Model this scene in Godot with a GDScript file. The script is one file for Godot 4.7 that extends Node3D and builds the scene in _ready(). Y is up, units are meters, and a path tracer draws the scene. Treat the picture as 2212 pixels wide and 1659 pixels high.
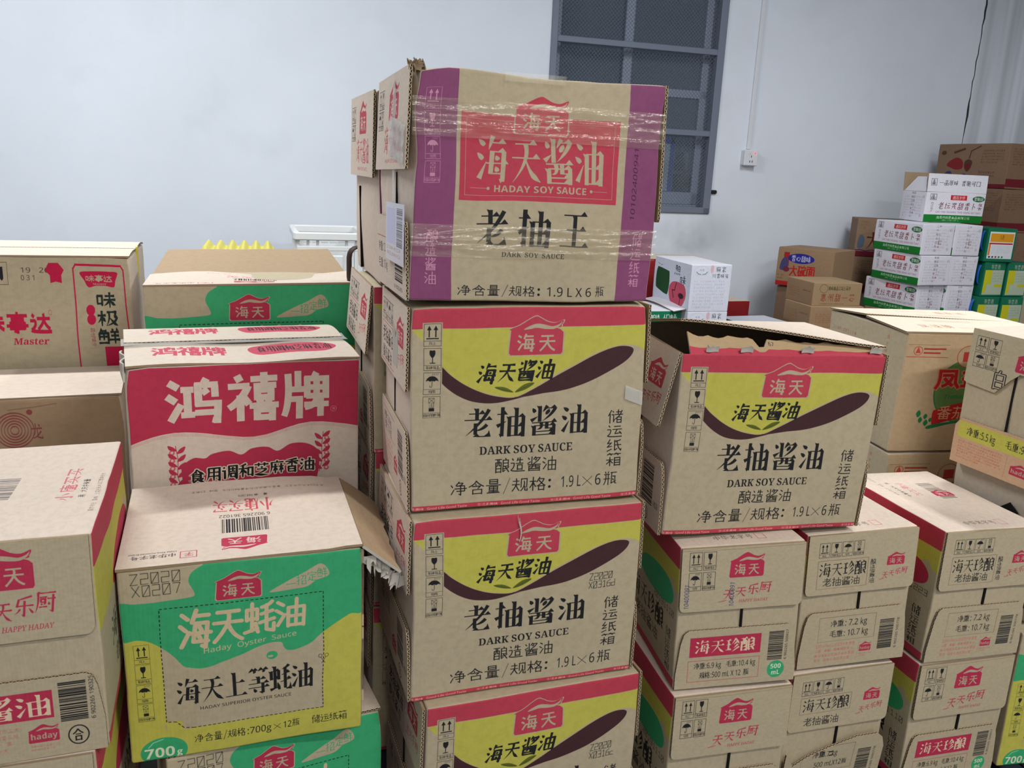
extends Node3D
# A storeroom: stacks of printed sauce cartons in front of a whitewashed wall with a barred window. Metres, y up; the wall runs along x.

func _ready() -> void:
	# ------------------------------------------------ camera, sky, light, exposure
	var cam := Camera3D.new()
	cam.name = "camera"
	add_child(cam)
	cam.transform = Transform3D(Basis(Vector3.UP, deg_to_rad(-17.3)) * Basis(Vector3.RIGHT, deg_to_rad(-14.323)) * Basis(Vector3.BACK, deg_to_rad(2.560)), Vector3(0, 1.27, 0))
	cam.fov = 48.543
	cam.near = .05
	var env := Environment.new()
	env.tonemap_mode = Environment.TONE_MAPPER_LINEAR
	env.tonemap_exposure = .97
	env.background_mode = Environment.BG_COLOR
	env.background_color = Color(.14, .17, .215)
	env.sdfgi_enabled = true
	env.ssao_enabled = true
	env.ssil_enabled = true
	var world := WorldEnvironment.new()
	world.name = "environment"
	world.environment = env
	add_child(world)
	# rows of ceiling tubes: [middle, length along x or z, energy]
	for l: Array in [[Vector3(-.7, 3.05, -2.7), "x", 7.4, Color(.985, .995, 1)], [Vector3(2.5, 3.05, -1.9), "z", 6.0, Color(.99, .995, 1)], [Vector3(1.6, 3.05, .7), "x", 6.8, Color(1, .985, .965)], [Vector3(.1, 3.05, 2.0), "x", 6.2, Color(1, .985, .965)]]:
		ceiling_lamp(l[0], l[1], l[2], l[3])
	prepare()
	room()
	window()
	wall_fittings()
	centre_stacks()
	left_stacks()
	right_stacks()
	far_left()
	far_right()

func ceiling_lamp(at: Vector3, along: String, energy: float, tint: Color) -> void:
	var t := thing("ceiling_lamp", ["twin fluorescent batten near the wall above the left stacks", "twin fluorescent batten over the right-hand stacks", "twin fluorescent batten over the aisle in front of the right stacks", "twin fluorescent batten at the rear of the aisle"][taken.get("ceiling_lamp", -1) + 1], "lamp", at, 0.0 if along == "x" else 90.0)
	part("batten", bars_mesh([[Vector3(-.62, .02, -.05), Vector3(.62, .09, .05)]], .006), t, matt(Color(.85, .85, .85), .5))
	for x in [-.5, .48]:
		part("bracket", bars_mesh([[Vector3(x, .09, -.01), Vector3(x + .02, .25, .01)]]), t, matt(Color(.6, .6, .6), .5))
	var glow := matt(Color(.9, .9, .9), .4)
	glow.emission_enabled = true
	glow.emission = tint
	glow.emission_energy_multiplier = 4.0
	for z in [-.028, .028]:
		part("fluorescent_tube", tube_mesh(PackedVector3Array([Vector3(-.6, 0, z), Vector3(.6, 0, z)]), .014, 10), t, glow)
	var a := AreaLight3D.new()
	a.name = "tube_light"
	a.area_size = Vector2(1.2, .1)
	a.light_energy = energy
	a.light_color = tint
	a.shadow_enabled = true
	a.transform = Transform3D(Basis(Vector3.RIGHT, -PI / 2), Vector3(0, -.025, 0))
	t.add_child(a)

# ---------------------------------------------------------------- shared materials
func prepare() -> void:
	paper = paper_noise()
	M.kraft = board()
	M.pale = board(null, PALE)
	M.kraft_inside = board(null, Color(.64, .55, .44))
	# the cut edge of corrugated board: a wave between two liners
	var im := Image.create(256, 32, false, Image.FORMAT_RGB8)
	for y in 32:
		for x in 256:
			var w := 16 + 10.5 * sin(x * TAU / 64.0)
			var lit := y < 5 or y > 26 or absf(y - w) < 4.2
			im.set_pixel(x, y, Color(.74, .66, .54) if lit else Color(.13, .10, .08))
	M.corrugation = matt(Color.WHITE, .85, ImageTexture.create_from_image(im))
	M.torn = matt(Color(.72, .70, .66), .9)
	M.dark = matt(Color(.05, .05, .05), .9)
	var n := FastNoiseLite.new()
	n.seed = 3
	n.frequency = .012
	n.fractal_octaves = 4
	var nt := NoiseTexture2D.new()
	nt.noise = n
	nt.width = 512
	nt.height = 512
	nt.seamless = true
	nt.as_normal_map = true
	nt.bump_strength = 6.0
	var tape := StandardMaterial3D.new()
	tape.transparency = BaseMaterial3D.TRANSPARENCY_ALPHA
	tape.albedo_color = Color(.93, .88, .72, .04)
	tape.roughness = .16
	tape.metallic_specular = .4
	tape.normal_enabled = true
	tape.normal_texture = nt
	tape.normal_scale = 1.6
	M.tape = tape
	var cloudy := tape.duplicate()
	cloudy.albedo_color = Color(.88, .88, .86, .32)
	cloudy.roughness = .3
	M.cloudy_tape = cloudy
	M.brew_green = board(brew_side(GREEN, "20191110"))
	M.brew_red = board(brew_side(CRIMSON, "20191223"))
	M.brew_top = board(brew_top())
	M.upper_logo = board(brew_upper_logo(false))
	M.upper_logo_stamped = board(brew_upper_logo(true))
	M.upper_name = board(brew_upper_name(true))
	M.upper_plain = board(brew_upper_name(false))
	M.lower_red = board(brew_lower_red())
	M.lower_weight = board(brew_lower_weight("7.2 kg", "10.7 kg"))
	M.lower_torn = board(brew_lower_weight("", "", true))
	M.oyster_side = board(side_scrap())
	M.oyster_plain = board(oyster_front(""))
	M.stub = board(stub_print())
	M.tomato_top = board(tomato_lid())
	M.grey_print = board(grey_print())
	M.sweet_low = board(sweet_side())

# ---------------------------------------------------------------- room
const WALL_Z := -4.55
const HIGH := 3.3

func room() -> void:
	# whitewash with grime: an image of the wall from x = -3 to 5.6 and y = 0 to 3.3
	var w := 1720
	var h := 660
	var im := Image.create(w, h, false, Image.FORMAT_RGB8)
	var f := FastNoiseLite.new()
	f.seed = 21
	f.frequency = .006
	f.fractal_octaves = 5
	var st := FastNoiseLite.new()
	st.seed = 22
	st.frequency = .02
	st.fractal_octaves = 3
	for y in h:
		for x in w:
			var wx := x / 200.0 - 3.0
			var wy := 3.3 - y / 200.0
			var k := 1.0 + .025 * f.get_noise_2d(x, y)
			var smudge := maxf(0, f.get_noise_2d(x * 1.7 + 900, y * 1.7) - .28) * .35
			var streak := 0.0
			if wx > 4.2 and wx < 5.2:       # dirt washed down beside the crack
				streak = clampf(.5 + st.get_noise_2d(x * 1.6, y * .05) * 1.4, 0, 1) * .14 * smoothstep(4.2, 4.4, wx)
			var damp := .10 * exp(-pow((wx - 2.62) / .16, 2)) * exp(-pow((wy - .93) / .12, 2)) + .12 * exp(-pow((wx - 2.44) / .2, 2)) * exp(-pow((wy - .9) / .14, 2)) * clampf(f.get_noise_2d(x * 4, y * 4) + .4, 0, 1)
			var c := Color(.865, .89, .925) * (k - smudge * .14 - streak - damp)
			im.set_pixel(x, y, c)
	# the rusty run from above
	for y in range(0, 300):
		var s := y / 300.0
		var x0 := int((-.293 + 3.0) * 200 + sin(y * .03) * 1.2)
		for dx in range(-4, 5):
			var a := exp(-dx * dx / (2.2 if y < 110 else 5.0)) * (.62 if y < 110 else .22 * (1 - s))
			im.set_pixel(x0 + dx, y, im.get_pixel(x0 + dx, y).lerp(Color(.58, .50, .40), a))
	var m := matt(Color.WHITE, .9, ImageTexture.create_from_image(im))
	m.uv1_triplanar = true
	m.uv1_world_triplanar = true
	m.uv1_triplanar_sharpness = 8
	m.uv1_scale = Vector3(1 / 8.6, 1 / HIGH, 1 / 8.6)
	m.uv1_offset = Vector3(3.0 / 8.6, -1, 0)
	# the back wall is cut for the window and split by a crack
	var wall := CSGCombiner3D.new()
	wall.name = "wall_back"
	wall.set_meta("kind", "structure")
	add_child(wall)
	var slab := CSGBox3D.new()
	slab.name = "masonry"
	slab.size = Vector3(8.8, HIGH, .24)
	slab.position = Vector3(1.3, HIGH * .5, WALL_Z - .12)
	slab.material = m
	wall.add_child(slab)
	var hole := CSGBox3D.new()
	hole.name = "opening"
	hole.operation = CSGShape3D.OPERATION_SUBTRACTION
	hole.size = Vector3(1.03, 1.9, .6)
	hole.position = Vector3(2.0625, 1.05 + .95, WALL_Z - .12)
	hole.material = m
	wall.add_child(hole)
	var r := RandomNumberGenerator.new()
	r.seed = 77
	var left := PackedVector2Array()
	var right := PackedVector2Array()
	for i in 46:
		var y := 1.45 + i * .041
		var x := 4.325 + (y - 1.5) * .012 + r.randf_range(-.005, .005)
		var wide := .0025 + .012 * exp(-pow((y - 1.72) / .09, 2)) + .009 * exp(-pow((y - 2.33) / .08, 2)) + r.randf_range(0, .003) + (.003 if y > 1.9 else 0.0)
		left.append(Vector2(x - wide * .5, y))
		right.append(Vector2(x + wide * .5, y))
	right.reverse()
	left.append_array(right)
	var crack := CSGPolygon3D.new()
	crack.name = "crack"
	crack.operation = CSGShape3D.OPERATION_SUBTRACTION
	crack.polygon = left
	crack.depth = .06
	crack.position = Vector3(0, 0, WALL_Z + .02)
	crack.material = matt(Color(.33, .33, .35), .95)
	wall.add_child(crack)
	var plain := matt(Color(.87, .885, .905), .9)
	structure("wall_left", bars_mesh([[Vector3(-3.24, 0, WALL_Z - .24), Vector3(-3.0, HIGH, 3.24)]]), plain)
	structure("wall_right", bars_mesh([[Vector3(5.6, 0, WALL_Z - .24), Vector3(5.84, HIGH, 3.24)]]), plain)
	structure("wall_front", bars_mesh([[Vector3(-3.24, 0, 3.0), Vector3(5.84, HIGH, 3.24)]]), plain)
	structure("ceiling", bars_mesh([[Vector3(-3.24, HIGH, WALL_Z - .24), Vector3(5.84, HIGH + .2, 3.24)]]), plain)
	var fn := FastNoiseLite.new()
	fn.seed = 31
	fn.frequency = .01
	var ft := NoiseTexture2D.new()
	ft.noise = fn
	ft.seamless = true
	var g := Gradient.new()
	g.set_color(0, Color(.24, .25, .27))
	g.set_color(1, Color(.36, .36, .37))
	ft.color_ramp = g
	var fm := matt(Color.WHITE, .7, ft)
	fm.uv1_triplanar = true
	fm.uv1_world_triplanar = true
	structure("floor", bars_mesh([[Vector3(-3.24, -.15, WALL_Z - .24), Vector3(5.84, 0, 3.24)]]), fm)

func window() -> void:
	var o := Node3D.new()
	o.name = "window_1"
	o.set_meta("kind", "structure")
	o.position = Vector3(0, 0, WALL_Z)
	add_child(o)
	var metal := matt(Color(.46, .49, .55), .6)
	metal.metallic = .2
	var alu := matt(Color(.58, .62, .69), .5)
	alu.metallic = .2
	var x0 := 1.552
	var x1 := 2.573
	var y0 := 1.055
	var y1 := 2.95
	part("window_frame", bars_mesh([[Vector3(x0, y0, -.16), Vector3(x0 + .035, y1, -.08)], [Vector3(x1 - .035, y0, -.16), Vector3(x1, y1, -.08)], [Vector3(x0, y0, -.16), Vector3(x1, y0 + .04, -.08)], [Vector3(x0, y1 - .04, -.16), Vector3(x1, y1, -.08)]], .004), o, alu)
	for s in [[1.59, 2.07, -.125], [2.005, 2.545, -.10]]:
		var l: float = s[0]
		var r: float = s[1]
		var z: float = s[2]
		var sash := part("sash", bars_mesh([[Vector3(l, y0 + .04, z), Vector3(l + .05, y1 - .04, z + .02)], [Vector3(r - .05, y0 + .04, z), Vector3(r, y1 - .04, z + .02)], [Vector3(l, y0 + .04, z), Vector3(r, y0 + .11, z + .02)], [Vector3(l, y1 - .1, z), Vector3(r, y1 - .04, z + .02)], [Vector3(l, 1.69, z), Vector3(r, 1.735, z + .02)]], .003), o, alu)
		var glass := StandardMaterial3D.new()
		glass.transparency = BaseMaterial3D.TRANSPARENCY_ALPHA
		glass.albedo_color = Color(.75, .82, .88, .07)
		glass.roughness = .05
		for p in [[y0 + .11, 1.69], [1.735, y1 - .1]]:
			part("pane", bars_mesh([[Vector3(l + .05, p[0], z + .008), Vector3(r - .05, p[1], z + .012)]]), sash, glass)
	# the burglar grille on the room side: angle-iron frame, flat bars and wire mesh
	part("grille_frame", bars_mesh([[Vector3(x0 - .005, y0 - .005, -.03), Vector3(x0 + .03, y1, .012)], [Vector3(x1 - .04, y0 - .005, -.03), Vector3(x1 + .005, y1, .012)], [Vector3(x0, y0 - .005, -.03), Vector3(x1, y0 + .03, .012)], [Vector3(x0, 2.9, -.03), Vector3(x1, y1, .012)]], .003), o, metal)
	for y in [1.498, 1.937, 2.376]:
		part("grille_bar", bars_mesh([[Vector3(x0 + .02, y - .016, -.018), Vector3(x1 - .03, y + .016, .006)]], .003), o, metal)
	var mold := Mold.new()
	var wire := .0011
	var span := x1 - x0 - .05
	var tall := y1 - y0
	for dir in [1, -1]:
		var k := -tall
		while k < span:
			# a wire rising at 45 degrees, clipped to the frame
			var a := Vector2(maxf(k, 0), maxf(0, -k))
			var l := minf(span - a.x, tall - a.y)
			if l > .02:
				var p := a
				var q := a + Vector2(l, l)
				if dir < 0:
					p.x = span - p.x
					q.x = span - q.x
				var pp := Vector3(x0 + .03 + p.x, y0 + p.y, -.02 + dir * .001)
				var qq := Vector3(x0 + .03 + q.x, y0 + q.y, -.02 + dir * .001)
				var n := (qq - pp).normalized().cross(Vector3.BACK) * wire
				var zz := Vector3(0, 0, wire)
				for e in [[n, zz], [zz, -n], [-n, -zz], [-zz, n]]:
					mold.quad(0, pp + e[0], qq + e[0], qq + e[1], pp + e[1])
			k += .021
	var net := part("wire_mesh", mold.mesh(20), o, matt(Color(.42, .45, .50), .6))
	net.set_meta("kind", "stuff")
	# fixing bolts of the grille
	for y in [2.235, 1.175]:
		part("fixing_bolt", bars_mesh([[Vector3(x1 + .002, y - .01, -.01), Vector3(x1 + .04, y + .012, .018)]], .006), o, matt(Color(.12, .13, .15), .5))
	# what stands outside the lower panes: a pale board with a blue line round it
	var b := thing("notice_board", "pale board with a thick blue outline outside the lower window panes", "board", Vector3(2.49, 1.06, WALL_Z - .32))
	part("panel", bars_mesh([[Vector3(-.42, 0, -.02), Vector3(.0, .42, 0)]], .003), b, matt(Color(.62, .67, .74), .7))
	part("blue_outline", bars_mesh([[Vector3(-.40, .385, 0), Vector3(-.005, .42, .006)], [Vector3(-.035, .1, 0), Vector3(-.005, .42, .006)], [Vector3(-.30, .08, 0), Vector3(-.012, .105, .006)]], .004), b, matt(Color(.10, .24, .58), .6))
	var c := thing("crate_stack", "grey crates stacked outside behind the lower window", "crates", Vector3(2.75, 1.03, WALL_Z - .45))
	for i in 3:
		part("crate", bars_mesh([[Vector3(-.16, i * .13, -.1), Vector3(.12, i * .13 + .11, .1)]], .01), c, matt([Color(.62, .66, .72), Color(.42, .46, .5), Color(.55, .6, .66)][i], .7))
	structure("floor_outside", bars_mesh([[Vector3(1.2, .85, WALL_Z - .75), Vector3(3.4, 1.03, WALL_Z - .25)]]), matt(Color(.3, .32, .35), .9))

func wall_fittings() -> void:
	var white := matt(Color(.84, .85, .87), .45)
	var s := thing("wall_socket", "white square wall socket with a small red light", "socket", Vector3(2.797, 1.335, WALL_Z))
	part("backbox", bars_mesh([[Vector3(-.043, 0, 0), Vector3(.043, .086, .034)]], .004), s, white)
	part("faceplate", bars_mesh([[Vector3(-.045, -.002, .034), Vector3(.045, .088, .044)]], .004), s, white)
	for p in [[-.008, .022, .02], [.008, .022, -.02], [0.0, .05, 0.0]]:
		part("slot", bars_mesh([[Vector3(p[0] - .002, p[1] - .006, .0425), Vector3(p[0] + .002, p[1] + .006, .0446)]]), s, M.dark)
	part("switch", bars_mesh([[Vector3(-.022, .062, .043), Vector3(-.006, .076, .046)]], .001), s, white)
	var led := matt(Color(.9, .1, .15), .4)
	led.emission_enabled = true
	led.emission = Color(1, .12, .2)
	led.emission_energy_multiplier = 1.0
	part("indicator", tube_mesh(PackedVector3Array([Vector3(.022, .069, .043), Vector3(.022, .069, .0465)]), .003, 10), s, led)
	var lamp := OmniLight3D.new()
	lamp.name = "indicator_light"
	lamp.light_color = Color(1, .12, .2)
	lamp.light_energy = .00006
	lamp.light_size = .004
	lamp.shadow_enabled = true
	lamp.position = Vector3(.022, .069, .053)
	s.add_child(lamp)
	tag(part("cable_trunking", bars_mesh([[Vector3(2.782, 1.425, WALL_Z), Vector3(2.806, HIGH, WALL_Z + .014)]], .003), self, white), "narrow white cable trunking running up the wall from the socket", "trunking")

# ---------------------------------------------------------------- stacks
func pallet(at: Vector3, d: Vector3, label: String) -> void:
	var p := thing("pallet", label, "pallet", at, 0, "dark plastic pallets")
	var m := matt(Color(.10, .12, .17), .6)
	for i in 7:
		var x := lerpf(-d.x * .5, d.x * .5 - d.x / 8, i / 6.0)
		part("deck_slat", bars_mesh([[Vector3(x, d.y - .022, -d.z * .5), Vector3(x + d.x / 8, d.y, d.z * .5)]], .004), p, m)
	for z in [-.5, -.06, .38]:
		part("bearer", bars_mesh([[Vector3(-d.x * .5, 0, z * d.z), Vector3(d.x * .5, d.y - .02, z * d.z + .12 * d.z)]], .006), p, m)

func soy_carton(label: String, at: Vector3, yaw: float, d: Vector3, code: String, tilt := Vector2.ZERO, opts := {}) -> Node3D:
	if not M.has("soy" + code):
		M["soy" + code] = board(soy_front(code))
	if not M.has("soy_upper"):
		M.soy_upper = board(soy_upper())
		M.soy_lower = board(soy_lower())
	var o := carton("soy_sauce_carton", label, at, yaw, d, {"front": M["soy" + code], "left": M.pale, "rest": M.kraft}, "yellow and red soy sauce cartons", tilt, opts)
	flap(o, "upper_flap", "left", rounded_flap(0, 400, 10, 990, 14), M.soy_upper, opts.get("swing", 1.5))
	flap(o, "lower_flap", "left", slant_flap(600, 998, 60, 120), M.soy_lower, opts.get("swing2", 1.0), .0015, .004, false)
	flap(o, "upper_flap", "right", rounded_flap(0, 400, 10, 990, 14), M.soy_upper, 1.0)
	flap(o, "lower_flap", "right", slant_flap(600, 998, 60, 120), M.soy_lower, 1.0, .0015, .004, false)
	seam(o, "left", .5, .39, .61)
	return o

func seam(o: Node3D, side: String, u: float, v0: float, v1: float, wide := .004) -> void:      # the gap between the two inner flaps
	var d: Vector3 = o.get_meta("dims")
	var f := face(side, d)
	part("seam", bars_mesh([[Vector3(-wide * .5, 0, -.008), Vector3(wide * .5, (v1 - v0) * f[5], .0006)]]), o, M.dark, on_face(side, d, (u - .5) * f[4], (.5 - v1) * f[5], .0042))

func centre_stacks() -> void:
	pallet(Vector3(.388, 0, -1.45), Vector3(.40, .13, .66), "dark blue plastic pallet under the centre soy sauce stack")
	var up := Vector3(.37, .31, .287)
	# front column
	soy_carton("soy sauce carton at the foot of the centre stack, cut off by the frame", Vector3(.415, .13, -1.272), 2.9, Vector3(.370, .322, .270), "Z2020X0316c")
	var c := soy_carton("soy sauce carton stamped with a date code, third from top of the centre stack", Vector3(.401, .454, -1.287), 1.2, Vector3(.374, .301, .270), "Z2020X0316d", Vector2(-.6, .1), {"crush": [[Vector3(-1, 1, 1), .004, .05]]})
	var b := soy_carton("soy sauce carton without date code, directly under the purple taped one", Vector3(.402, .759, -1.307), -.7, Vector3(.367, .310, .266), "", Vector2(-1.1, .5), {"crush": [[Vector3(-1, 1, 1), .004, .05], [Vector3(1, 1, 1), .006, .05]]})
	var bd := Vector3(.367, .310, .266)
	# torn liner on its upper flap and a scrap of tape on its right edge
	part("torn_label", sheet_mesh(.05, .07, .0006, 6, 6, func(u: float, v: float) -> Vector3: return Vector3((u - .5) * .045, v * .07, .0012 + .002 * sin(u * 5) * v), func(u: float) -> float: return .35 * absf(sin(u * 7))), b, M.torn, on_face("left", bd, .03, .05, .0075), "white torn paper scrap")
	part("tape_scrap", sheet_mesh(.03, .02, .0002, 6, 3, func(u: float, v: float) -> Vector3: return Vector3((u - .5) * .03, (v - .5) * .022 - u * .012, .002 + .001 * sin(u * 6))), b, M.cloudy_tape, on_face("front", bd, .166, .02, .002))
	part("tape_scrap", sheet_mesh(.012, .05, .0003, 4, 10, func(u: float, v: float) -> Vector3: return Vector3((u - .5) * (.0012 + .0022 * v) + .0025 * sin(v * 5), v * .045, .0045), func(u: float) -> float: return .3 * absf(sin(u * 9))), c, M.torn, on_face("front", Vector3(.374, .303, .270), -.022, .104, 0), "white crack in the printed liner")
	purple_carton()
	# the column behind it
	soy_carton("soy sauce carton mostly hidden low behind the centre stack", Vector3(.382, .13, -1.605), 1.0, Vector3(.370, .317, .275), "")
	soy_carton("soy sauce carton hidden behind the middle of the centre stack, only its left side shows", Vector3(.386, .448, -1.605), .5, Vector3(.370, .308, .275), "")
	soy_carton("soy sauce carton with a worn white flap behind the upper centre stack", Vector3(.384, .756, -1.605), .7, Vector3(.370, .304, .275), "", Vector2.ZERO, {"swing": 5.0, "crush": [[Vector3(-1, 1, -1), .02, .1]]})
	var d := Vector3(.369, .318, .275)
	if true:
		var o := carton("soy_sauce_carton", "plain-sided soy sauce carton standing behind the purple taped one", Vector3(.392, 1.067, -1.605), 1.1, d, {"front": M.purple_front, "left": M.pale, "rest": M.kraft}, "purple and tan soy sauce cartons", Vector2(0, 1.1), {"crush": [[Vector3(-1, 1, -1), .01, .08]]})
		flap(o, "upper_flap", "left", rounded_flap(0, 440, 5, 995, 10), M.purple_upper, 2.0)
		seam(o, "left", .28, .5, .98, .002)
	# a dark bag strap looped behind the stack
	var path := PackedVector3Array()
	for i in 15:
		var a := i / 14.0 * PI * 1.15 - .25
		path.append(Vector3(.214 - .024 * sin(a) - .003 * sin(a * 3), 1.052 + .042 * cos(a), -1.80 + .01 * sin(a)))
	path.append(Vector3(.214, 1.0, -1.80))
	path.append(Vector3(.236, .94, -1.80))
	tag(part("bag_strap", tube_mesh(path, .010, 8, .35), self, matt(Color(.20, .12, .09), .6)), "dark brown bag strap looping out behind the centre stack", "strap")

func purple_carton() -> void:
	M.purple_front = board(purple_front())
	M.purple_upper = board(purple_upper())
	M.purple_lower = board(purple_lower())
	var d := Vector3(.369, .316, .264)
	var o := carton("soy_sauce_carton", "purple and tan soy sauce carton wrapped in shiny clear tape on the centre stack", Vector3(.395, 1.076, -1.3135), .7, d, {"front": M.purple_front, "left": M.pale, "rest": M.kraft}, "purple and tan soy sauce cartons", Vector2(-1.1, -.4), {"bulge": .004, "wave": .005, "n": 18, "crush": [[Vector3(-1, 1, 1), .016, .07], [Vector3(-1, .3, 1), .006, .1], [Vector3(.1, 1, 1), .007, .16]]})
	flap(o, "upper_flap", "left", rounded_flap(0, 430, 4, 1000, 8), M.purple_upper, 2.0, .002)
	flap(o, "lower_flap", "left", slant_flap(650, 998, 40, 60), M.purple_lower, 1.5, .002, .004, false)
	seam(o, "left", .62, .44, .66, .006)
	# a crumpled corner, frayed plies standing up
	var r := RandomNumberGenerator.new()
	r.seed = 12
	for i in 6:
		var at := Vector3(-.186 + r.randf() * .012, .308 + r.randf() * .004, .120 + r.randf() * .010)
		part("frayed_ply", sheet_mesh(.016, .02, .0015, 5, 5, func(u: float, v: float) -> Vector3: return Vector3((u - .5) * .018, v * .014, .008 * v * v + .003 * sin(u * 7 + i)), func(u: float) -> float: return .5 * absf(sin(u * 6 + i * 2))), o, M.kraft_inside, Transform3D(Basis(Vector3.UP, r.randf_range(-1.2, 1.2)) * Basis(Vector3.BACK, r.randf_range(-.5, .5)), at))
	flap(o, "side_flap", "right", rounded_flap(0, 620, 0, 996, 20), M.kraft, 1.2)
	# clear tape: two bands round the front, strips and a label on the left end
	for t in [[.126, .285, 3], [.657, .80, 7]]:
		var y0: float = (.5 - t[1]) * d.y
		var y1: float = (.5 - t[0]) * d.y
		var n := FastNoiseLite.new()
		n.seed = t[2]
		n.frequency = 9.0
		n.fractal_octaves = 4
		var m := sheet_mesh(d.x, y1 - y0, .0002, 120, 44, func(u: float, v: float) -> Vector3:
			var x := (u - .5) * (d.x + .006)
			var y := lerpf(y0, y1, v)
			var q := 2 * u - 1
			var swell := .004 * (1 - q * q) * (1 - pow(2 * y / d.y, 2))
			# crinkles, and long folds that fan out from the left end
			var fold := .0016 * absf(n.get_noise_3d(u * .37, v * .11, 0)) + .0004 * n.get_noise_3d(u * 2.2, v * .9, 3)
			for k in 7:
				var c: float = [.10, .24, .40, .52, .66, .80, .93][k] + .09 * sin(u * (2.0 + k * .7) + k * 2.1) + .10 * n.get_noise_2d(u * .25 + k * 3.0, k)
				c = lerpf(.45 + (c - .45) * .35, c, smoothstep(0.0, .45, u)) if t[2] == 7 else c
				var tall := maxf(0.0, .00115 + .0022 * n.get_noise_2d(u * .55 + k * 5.0, 9.0 + k)) * (1.25 - .5 * u)
				var w := v - c
				fold += tall * maxf(0.0, 1.0 - (w / .065 if w > 0 else -w / .16))
			return Vector3(x, y, swell + .0035 + fold))
		part("clear_tape", m, o, M.tape, on_face("front", d))
	part("clear_tape", sheet_mesh(.02, .3, .0002, 4, 24, func(u: float, v: float) -> Vector3: return Vector3((u - .5) * .022 + .02 - .004 * v, (v - .36) * .23, .0085 + .001 * sin(v * 20) * u)), o, M.cloudy_tape, on_face("left", d, .01, 0))
	part("clear_tape", sheet_mesh(.12, .05, .0002, 24, 12, func(u: float, v: float) -> Vector3: return Vector3((u - .5) * .12 + .065, .01 + v * .055 - .02 * u, .0115 + .0012 * sin(u * 19 + v * 4) + .0008 * sin(v * 17))), o, M.cloudy_tape, on_face("left", d, .0, .035))
	var a := Art.new(200, 200, Color(.80, .80, .84))
	a.bars(620, 80, 930, 720, Color(.35, .35, .4), false, 14)
	a.rect(60, 90, 560, 700, Color(.74, .74, .86))
	a.small(90, 740, 900, 940, 2, Color(.6, .4, .38), 6)
	part("shipping_label", slab_mesh(PackedVector2Array([Vector2(0, 0), Vector2(.15, 0), Vector2(.15, .085), Vector2(0, .085)]), .0005), o, [matt(Color.WHITE, .4, a.tex())], on_face("left", d, -.01, -.11, .012))
	# open tabs along the top edge
	part("tape_edge", sheet_mesh(.1, .02, .0002, 20, 3, func(u: float, v: float) -> Vector3: return Vector3(-.06 + u * .09, d.y * .5 - .012 + v * .012, .004 + .0015 * absf(sin(u * 22)))), o, M.tape, on_face("front", d))

func brew_carton(label: String, at: Vector3, yaw: float, d: Vector3, upper: String, lower: String, side: String, tilt := Vector2.ZERO, torn := false) -> Node3D:
	var o := carton("bottle_carton", label, at, yaw, d, {"front": M.kraft, "left": M[side], "right": M[side], "top": M.brew_top, "rest": M.kraft}, "cartons of half-litre soy sauce bottles", tilt, {"bulge": .002, "wave": .002})
	flap(o, "upper_flap", "front", rounded_flap(4, 440, 6, 994, 40), M[upper], .8)
	if torn:
		flap(o, "lower_flap", "front", [8, 998, 8, 590, 60, 640, 90, 700, 210, 640, 330, 600, 500, 560, 700, 520, 900, 520, 960, 560, 994, 640, 994, 998], M[lower], 5.0, .0015, .004, false)
	else:
		flap(o, "lower_flap", "front", slant_flap(575, 996, 90, 320), M[lower], .8, .0015, .004, false)
	seam(o, "front", .515, .43, .62)
	return o

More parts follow.
